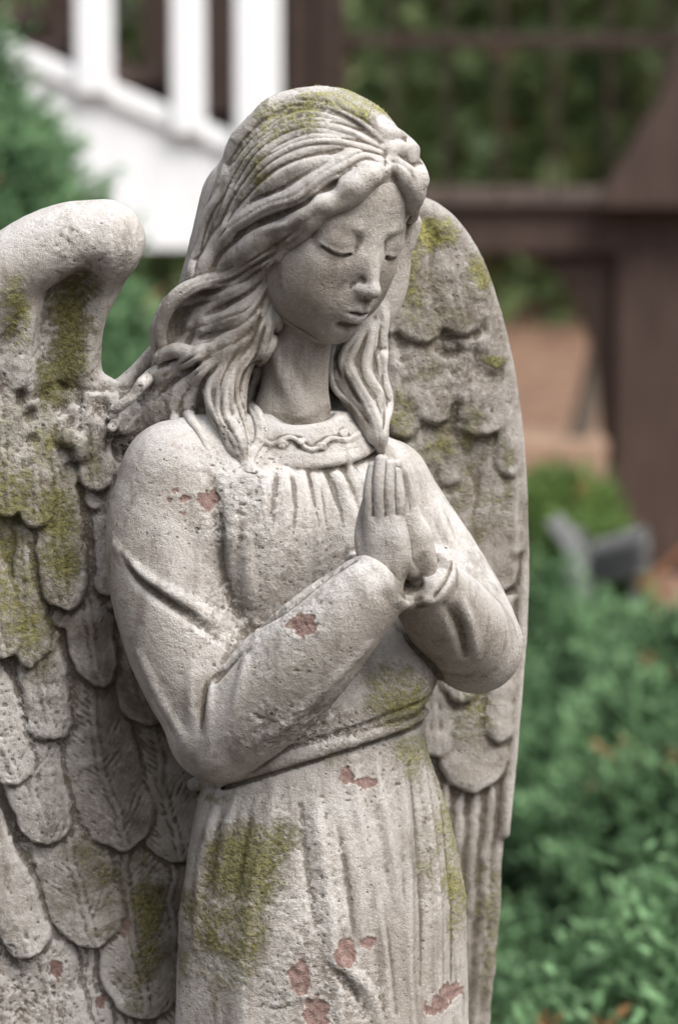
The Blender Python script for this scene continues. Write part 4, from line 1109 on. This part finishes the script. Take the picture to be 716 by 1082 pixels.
def build_surroundings():
    earth = NT('leaf_litter'); n1 = earth.noise(1.1, 5, .6); n2 = earth.noise(9, 6, .7); n3 = earth.noise(60, 4, .7)
    col = earth.mix(earth.ramp(n2, .35, .65), (.18, .10, .068), (.36, .225, .155))
    col = earth.mix(earth.ramp(n1, .52, .66), col, (.42, .30, .215)); col = earth.mix(earth.math('MULTIPLY', earth.ramp(n3, .55, .7), .6), col, (.10, .07, .045))
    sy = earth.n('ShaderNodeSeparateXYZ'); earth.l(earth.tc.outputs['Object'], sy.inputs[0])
    col = earth.mix(earth.ramp(sy.outputs[1], 6.5, 4.5), col, (.045, .032, .022))  # near ground darkened to weaken the light it bounces onto the statue
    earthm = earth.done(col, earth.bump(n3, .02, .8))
    white = simple('white_painted_wood', (.93, .93, .93), (.90, .90, .91), 3, .001, .5)
    brown = simple('dark_stained_wood', (.037, .024, .019), (.062, .041, .033), 6, .002, .55, (1, 1, 12))
    brown2 = simple('weathered_deck_wood', (.052, .034, .028), (.086, .058, .048), 5, .002, .6, (8, 1, 1))
    grey = simple('grey_weathered_board', (.20, .20, .205), (.29, .29, .295), 10, .002, .8, (1, 8, 1))
    darkg = simple('dark_grey_slats', (.11, .11, .112), (.17, .17, .175), 10, .002, .8)
    orange = simple('rusty_orange_metal', (.22, .09, .045), (.30, .14, .07), 30, .001, .6)
    bark = simple('tree_bark', (.055, .043, .034), (.16, .135, .11), 8, .02, .9, (1, 1, .2))
    pale = simple('pale_bark', (.20, .17, .15), (.34, .30, .27), 8, .02, .9, (1, 1, .2))
    stem = simple('shrub_stem', (.07, .045, .03), (.13, .085, .055), 40, .002, .9)
    jun = leaf_material('juniper_leaves', (.010, .032, .013), (.28, .48, .235), (.36, .20, .10), .25)
    jun2 = leaf_material('bright_shrub_leaves', (.02, .06, .018), (.24, .36, .10), (.36, .22, .10), .3)
    oak = leaf_material('woodland_leaves', (.10, .14, .05), (.50, .60, .30), (.30, .17, .08), .35)
    dk = leaf_material('dark_woodland_leaves', (.07, .11, .045), (.36, .46, .20), (.16, .10, .06), .3)
    # ground
    g = 160; nx = 60
    xs = np.concatenate([np.linspace(-g, -12, 14), np.linspace(-10, 10, 33), np.linspace(12, g, 14)]); ys = np.concatenate([np.linspace(-20, -4, 6), np.linspace(-3, 26, 48), np.linspace(30, 220, 16)])
    X, Y = np.meshgrid(xs, ys, indexing='ij'); V = np.stack([X.ravel(), Y.ravel(), np.zeros(X.size)], 1)
    V[:, 2] = fbm(V * 1.0, 2.2, 2, 3) * .05 - .03
    i = np.arange(len(xs) * len(ys)).reshape(len(xs), len(ys))
    Q = np.stack([i[:-1, :-1], i[1:, :-1], i[1:, 1:], i[:-1, 1:]], -1).reshape(-1, 4)
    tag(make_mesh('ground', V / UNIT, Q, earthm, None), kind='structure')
    # pedestal the statue stands on
    ped = empty('pedestal', (0, 0, 0)); tag(ped, 'low square stone pedestal under the angel statue', 'pedestal')
    zt = ORIGIN_Z - 1215 * UNIT
    stn = bpy.data.materials['weathered_cast_stone']; cx = -0.006
    m = MB(); m.box((cx - .19, -.17, -.05), (cx + .19, .21, .10)); m.build('plinth_base', stn, ped, .012)
    m = MB(); m.box((cx - .155, -.135, .10), (cx + .155, .175, zt - .07)); m.build('shaft', stn, ped, .01)
    m = MB(); m.box((cx - .18, -.16, zt - .07), (cx + .18, .20, zt)); m.build('cap', stn, ped, .014)

    # --- white staircase, upper left
    Y = 6.0
    st = empty('porch_staircase', tuple(W(60, 300, Y) * (1, 1, 0))); st0 = np.array(st.location)
    tag(st, 'bright white boarded porch staircase sloping down behind the left shoulder', 'staircase')
    def L(px, py, Y=Y): return W(px, py, Y) - st0
    def poly(pts, Y=Y): return [(L(*p, Y)[0], L(*p, Y)[2]) for p in pts]
    m = MB()
    y0 = Y - 0
    xs_ = np.arange(-520, 330, 40.0)
    for a, b in zip(xs_[:-1], xs_[1:]):
        ta = 52 + a * .425; tb = 52 + b * .425
        m.prism_xz(poly([(a + .12, 264), (b - .12, 264), (b - .12, min(tb, 262)), (a + .12, min(ta, 262))]), 0, .03)
    m.build('skirt_boards', white, st, .003)
    m = MB(); a = L(-520, 52 - 221 - 4); b = L(330, 52 + 140 - 4); m.bar(a + (0, .01, 0), b + (0, .01, 0), .05, .06); m.build('stringer', white, st)
    for px0, px1 in ((80, 118), (181, 216), (248, 296)):
        ptop = -420; xm = (px0 + px1) / 2
        m = MB(); p0 = L(px0, 0); p1 = L(px1, 0); zt_ = L(0, ptop)[2]; zb = L(0, 52 + xm * .425 + 6)[2]
        m.box((p0[0], -.035, zb), (p1[0], -.035 + (p1[0] - p0[0]), zt_)); m.build('post', white, st, .006)
    # treads' dark edge and the lower handrail seen behind the posts
    m = MB(); a = L(-520, 52 - 221 - 24, Y + .25); b = L(330, 52 + 140 - 24, Y + .25); m.bar(a + (0, .25, 0), b + (0, .25, 0), .075, .05); m.build('handrail', brown2, st)
    for k in range(9):
        px = -300 + k * 75; m = MB(); p = L(px, 52 + px * .425 - 8, Y); m.box((p[0] - .2, .05, p[2] - .03), (p[0] + .25, .95, p[2] + .01)); m.build('step', brown2, st)
    for px in (62, 165, 232, 318, 345):
        m = MB(); p = L(px, 0, Y + 1.0); m.box((p[0] - .045, 1.0, 1.1), (p[0] + .045, 1.09, 3.2)); m.build('back_post', brown, st)
    # --- brown deck, right
    Y = 7.0
    dk_ = empty('raised_deck', tuple(W(600, 300, Y) * (1, 1, 0))); d0 = np.array(dk_.location)
    tag(dk_, 'dark brown timber deck with slatted railing and curved bracket under its beam', 'deck')
    def D(px, py, Y=Y): return W(px, py, Y) - d0
    m = MB(); a = D(240, 268); b = D(1250, 219); m.box((a[0], 0, a[2]), (b[0], .16, b[2])); m.build('beam', brown2, dk_, .008)
    m = MB(); a = D(240, 219); b = D(1250, 212); m.box((a[0], -.03, a[2]), (b[0], 1.6, b[2])); m.build('deck_floor', brown2, dk_, .004)
    for k, (py0, py1) in enumerate(((36, 50), (-95, -80))):
        m = MB(); a = D(240, py1); b = D(1250, py0); m.box((a[0], .04, a[2]), (b[0], .09, b[2])); m.build('rail', brown, dk_)
    m = MB()
    x = D(300, 0)[0]; z0, z1 = D(0, 212)[2], D(0, -85)[2]
    while x < D(720, 0)[0]:
        m.box((x - .007, .05, z0), (x + .007, .064, z1)); x += .155
    m.build('railing_slats', brown, dk_, 0)
    for px in (330, 352):
        m = MB(); p = D(px, 0); m.box((p[0] - .035, .02, D(0, 216)[2]), (p[0] + .035, .09, D(0, -110)[2])); m.build('railing_post', brown, dk_)
    m = MB(); m.prism_xz([(D(*p)[0], D(*p)[2]) for p in ((628, 218), (1100, 218), (1100, -260), (790, -40), (716, 62), (668, 142), (640, 190))], -.12, -.04); m.build('stair_side', brown2, dk_, .005)
    p0, p1 = D(655, 0), D(752, 0); m = MB(); m.box((p0[0], 0.0, -.05), (p1[0], .24, D(0, 268)[2])); m.build('support_post', brown2, dk_, .008)
    p0, p1 = D(300, 0), D(335, 0); m = MB(); m.box((p0[0], 0.0, -.05), (p1[0], .15, D(0, 268)[2])); m.build('support_post', brown2, dk_, .008)
    m = MB(); t = np.linspace(0, math.pi / 2, 12)
    inn = [(655 - 70 + 62 * math.sin(v), 262 + 12 + 120 * (1 - math.cos(v))) for v in t]
    out = [(655, 395), (655, 268), (585, 268)]
    inn = [(655 - 100 + 84 * math.sin(v), 262 + 14 + 190 * (1 - math.cos(v))) for v in t]
    m.prism_xz([(D(*p)[0], D(*p)[2]) for p in [(655, 466)] + [(655, 268)] + [(552, 268)] + inn], .04, .16); m.build('bracket', brown, dk_, .004)
    # --- boards and sticks lying by the deck
    b = empty('grey_board', tuple(W(592, 575, 3.9) * (1, 1, 0))); tag(b, 'pale grey board leaning among the shrubs below the deck', 'board')
    q = np.array(b.location); m = MB(); m.bar(W(584, 548, 3.9) - q, W(606, 578, 3.9) - q, .034, .02); m.bar(W(606, 578, 3.9) - q + (.0, .0, .0), W(612, 640, 3.9) - q, .04, .02); m.build('plank', grey, b)
    b = empty('slatted_bench', tuple(W(650, 560, 4.0) * (1, 1, 0))); tag(b, 'dark grey slatted bench end beside the deck post', 'bench')
    q = np.array(b.location)
    for k in range(4):
        m = MB(); m.bar(W(622, 580 + k * 11, 4.0 + .03 * k) - q, W(684, 562 + k * 12, 4.0 + .03 * k) - q, .018, .035); m.build('slat', grey if k % 2 else darkg, b)
    for px in (612, 672):
        m = MB(); p = W(px, 560, 4.1) - q; m.box((p[0] - .012, p[1], -.03), (p[0] + .012, p[1] + .03, p[2])); m.build('leg', darkg, b)
    b = empty('orange_rod', tuple(W(705, 600, 3.6) * (1, 1, 0))); tag(b, 'thin rusty orange rod slanting up at the right edge', 'rod')
    q = np.array(b.location); m = MB(); m.limb([tuple(W(676, 622, 3.6) - q), tuple(W(700, 600, 3.6) - q), tuple(W(760, 545, 3.6) - q)], [.006, .006, .006], 8); m.limb([tuple(W(740, 563, 3.6) - q), tuple(W(745, 640, 3.65) - q), (W(748, 700, 3.7) - q)[0:3]], [.007] * 3, 8); m.build('rod_shaft', orange, b, 0, True)
    # --- shrubs
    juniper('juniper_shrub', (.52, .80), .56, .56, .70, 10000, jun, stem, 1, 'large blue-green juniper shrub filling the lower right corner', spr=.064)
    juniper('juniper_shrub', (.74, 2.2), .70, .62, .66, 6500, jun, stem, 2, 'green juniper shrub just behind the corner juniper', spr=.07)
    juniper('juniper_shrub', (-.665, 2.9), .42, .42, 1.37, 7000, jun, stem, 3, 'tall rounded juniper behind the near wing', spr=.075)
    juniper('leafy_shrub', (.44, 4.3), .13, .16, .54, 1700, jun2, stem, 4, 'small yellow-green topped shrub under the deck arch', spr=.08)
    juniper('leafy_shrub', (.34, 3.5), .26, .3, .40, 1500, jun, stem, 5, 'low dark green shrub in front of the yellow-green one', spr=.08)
    # --- woodland
    rg = np.random.default_rng(21)
    gname = 'woodland trees behind the deck'
    k = 0
    kinds = ['tall woodland tree with dark dense crown', 'slender woodland tree with loose light crown', 'broad low-branched woodland tree']
    for (x, y, h, r, mt, low) in ((-6.5, 17, 8, 3.0, oak, .12), (-3.6, 20, 9, 3.4, oak, .1), (-1.8, 14, 6.5, 2.2, dk, .15), (-.6, 22, 9, 3.4, oak, .08), (3.0, 18.5, 6, 2.0, oak, .22), (2.2, 21, 9, 3.2, oak, .08), (3.6, 16, 7, 2.4, dk, .2), (4.9, 23, 9, 3.6, oak, .08),
                                (7.5, 19, 8, 3.2, dk, .1), (-9.5, 22, 9, 3.5, dk, .1), (10.5, 24, 9, 3.6, oak, .1), (.4, 28, 10, 4, dk, .06), (3.6, 29, 10, 4, dk, .06), (-3.5, 28, 10, 4, dk, .06), (7.0, 29, 10, 4, oak, .06), (-7.5, 30, 10, 4, oak, .06)):
        tree(x, y, h, r, mt, bark, 100 + k, kinds[0] if mt is dk else kinds[2], gname, nleaf=5500, low=low, leaf=.16, trunk=.14); k += 1
    tr = tree(.98, 10.5, 5.5, 1.2, oak, bark, 160, 'young slender tree seen through the deck arch', None, nleaf=1200, low=.65, trunk=.04, leaf=.12, lean=2.2)
    n = 60000; p = np.stack([rg.uniform(-22, 22, n), rg.uniform(16.5, 34, n), np.zeros(n)], 1)
    p[:, 2] = rg.uniform(0, 1, n) ** 1.4 * (1.6 + 1.2 * fbm(p, 3.0, 3, 2)) 
    o = leaf_cloud('undergrowth', p, rg.normal(size=(n, 3)), .26 * rg.uniform(.6, 1.3, n), .4, np.clip(.25 + .8 * fbm(p, 2, 8, 2) + rg.normal(0, .15, n), 0, 1), (rg.random(n) < .05) * 1.0, dk, None, rg)
    tag(o, 'far-off mass of low green undergrowth below the woodland trees', 'undergrowth', kind='stuff')
    print('surroundings', time.time() - T0)
build_surroundings()
def look_world():
    sc = bpy.context.scene
    w = bpy.data.worlds.new('World'); sc.world = w; w.use_nodes = True
    nt = w.node_tree; bg = nt.nodes['Background']
    sky = nt.nodes.new('ShaderNodeTexSky'); sky.sky_type = 'NISHITA'; sky.sun_disc = False
    sky.sun_elevation = rad(SUN_EL); sky.sun_rotation = rad(SUN_AZ)
    sky.dust_density = 4.0; sky.ozone_density = 1.0; sky.air_density = 1.0
    mixc = nt.nodes.new('ShaderNodeHueSaturation'); mixc.inputs['Saturation'].default_value = 0.32
    # overcast dome: darker towards the horizon, where unseen woods stand all around
    tc = nt.nodes.new('ShaderNodeTexCoord'); sp = nt.nodes.new('ShaderNodeSeparateXYZ'); nt.links.new(tc.outputs['Generated'], sp.inputs[0])
    mr = nt.nodes.new('ShaderNodeMapRange'); mr.interpolation_type = 'SMOOTHSTEP'
    for i, v in ((1, -.05), (2, .75), (3, .32), (4, 1.9)): mr.inputs[i].default_value = v
    nt.links.new(sp.outputs[2], mr.inputs[0])
    mu = nt.nodes.new('ShaderNodeVectorMath'); mu.operation = 'SCALE'
    nt.links.new(sky.outputs[0], mixc.inputs['Color']); nt.links.new(mixc.outputs[0], mu.inputs[0]); nt.links.new(mr.outputs[0], mu.inputs['Scale']); nt.links.new(mu.outputs[0], bg.inputs[0])
    bg.inputs[1].default_value = 0.15
    l = bpy.data.lights.new('sun', 'SUN'); l.energy = SUN_E; l.angle = rad(SUN_ANG); l.color = (1.0, 0.97, 0.925)
    o = bpy.data.objects.new('sun', l); sc.collection.objects.link(o)
    # direction towards the sun: azimuth measured clockwise from +Y
    az, el = rad(SUN_AZ), rad(SUN_EL)
    d = np.array([math.sin(az) * math.cos(el), math.cos(az) * math.cos(el), math.sin(el)])
    import mathutils
    o.rotation_euler = mathutils.Vector(d).to_track_quat('Z', 'Y').to_euler()
    o.location = tuple(d * 20)
    cam = bpy.data.cameras.new('camera'); co = bpy.data.objects.new('camera', cam); sc.collection.objects.link(co)
    co.location = (CAM[0] * UNIT, CAM[1] * UNIT, CAM[2] * UNIT + ORIGIN_Z)
    co.rotation_euler = (math.pi / 2 - PITCH, 0, 0)
    cam.sensor_fit = 'VERTICAL'; cam.sensor_height = 36.0
    cam.lens = 36.0 * CD / 1082.0
    cam.clip_end = 500; cam.clip_start = 0.05
    cam.dof.use_dof = True; cam.dof.focus_distance = (CD - 75) * UNIT
    cam.dof.aperture_fstop = (cam.lens / 1000.0) / APERTURE
    cam.dof.aperture_blades = 0
    sc.camera = co
    sc.view_settings.view_transform = 'Standard'; sc.view_settings.look = 'None'; sc.view_settings.exposure = 0
SUN_EL, SUN_AZ, SUN_E, SUN_ANG = 54, 132, 2.9, 36
APERTURE = 0.0105
look_world()
print('script', time.time() - T0)
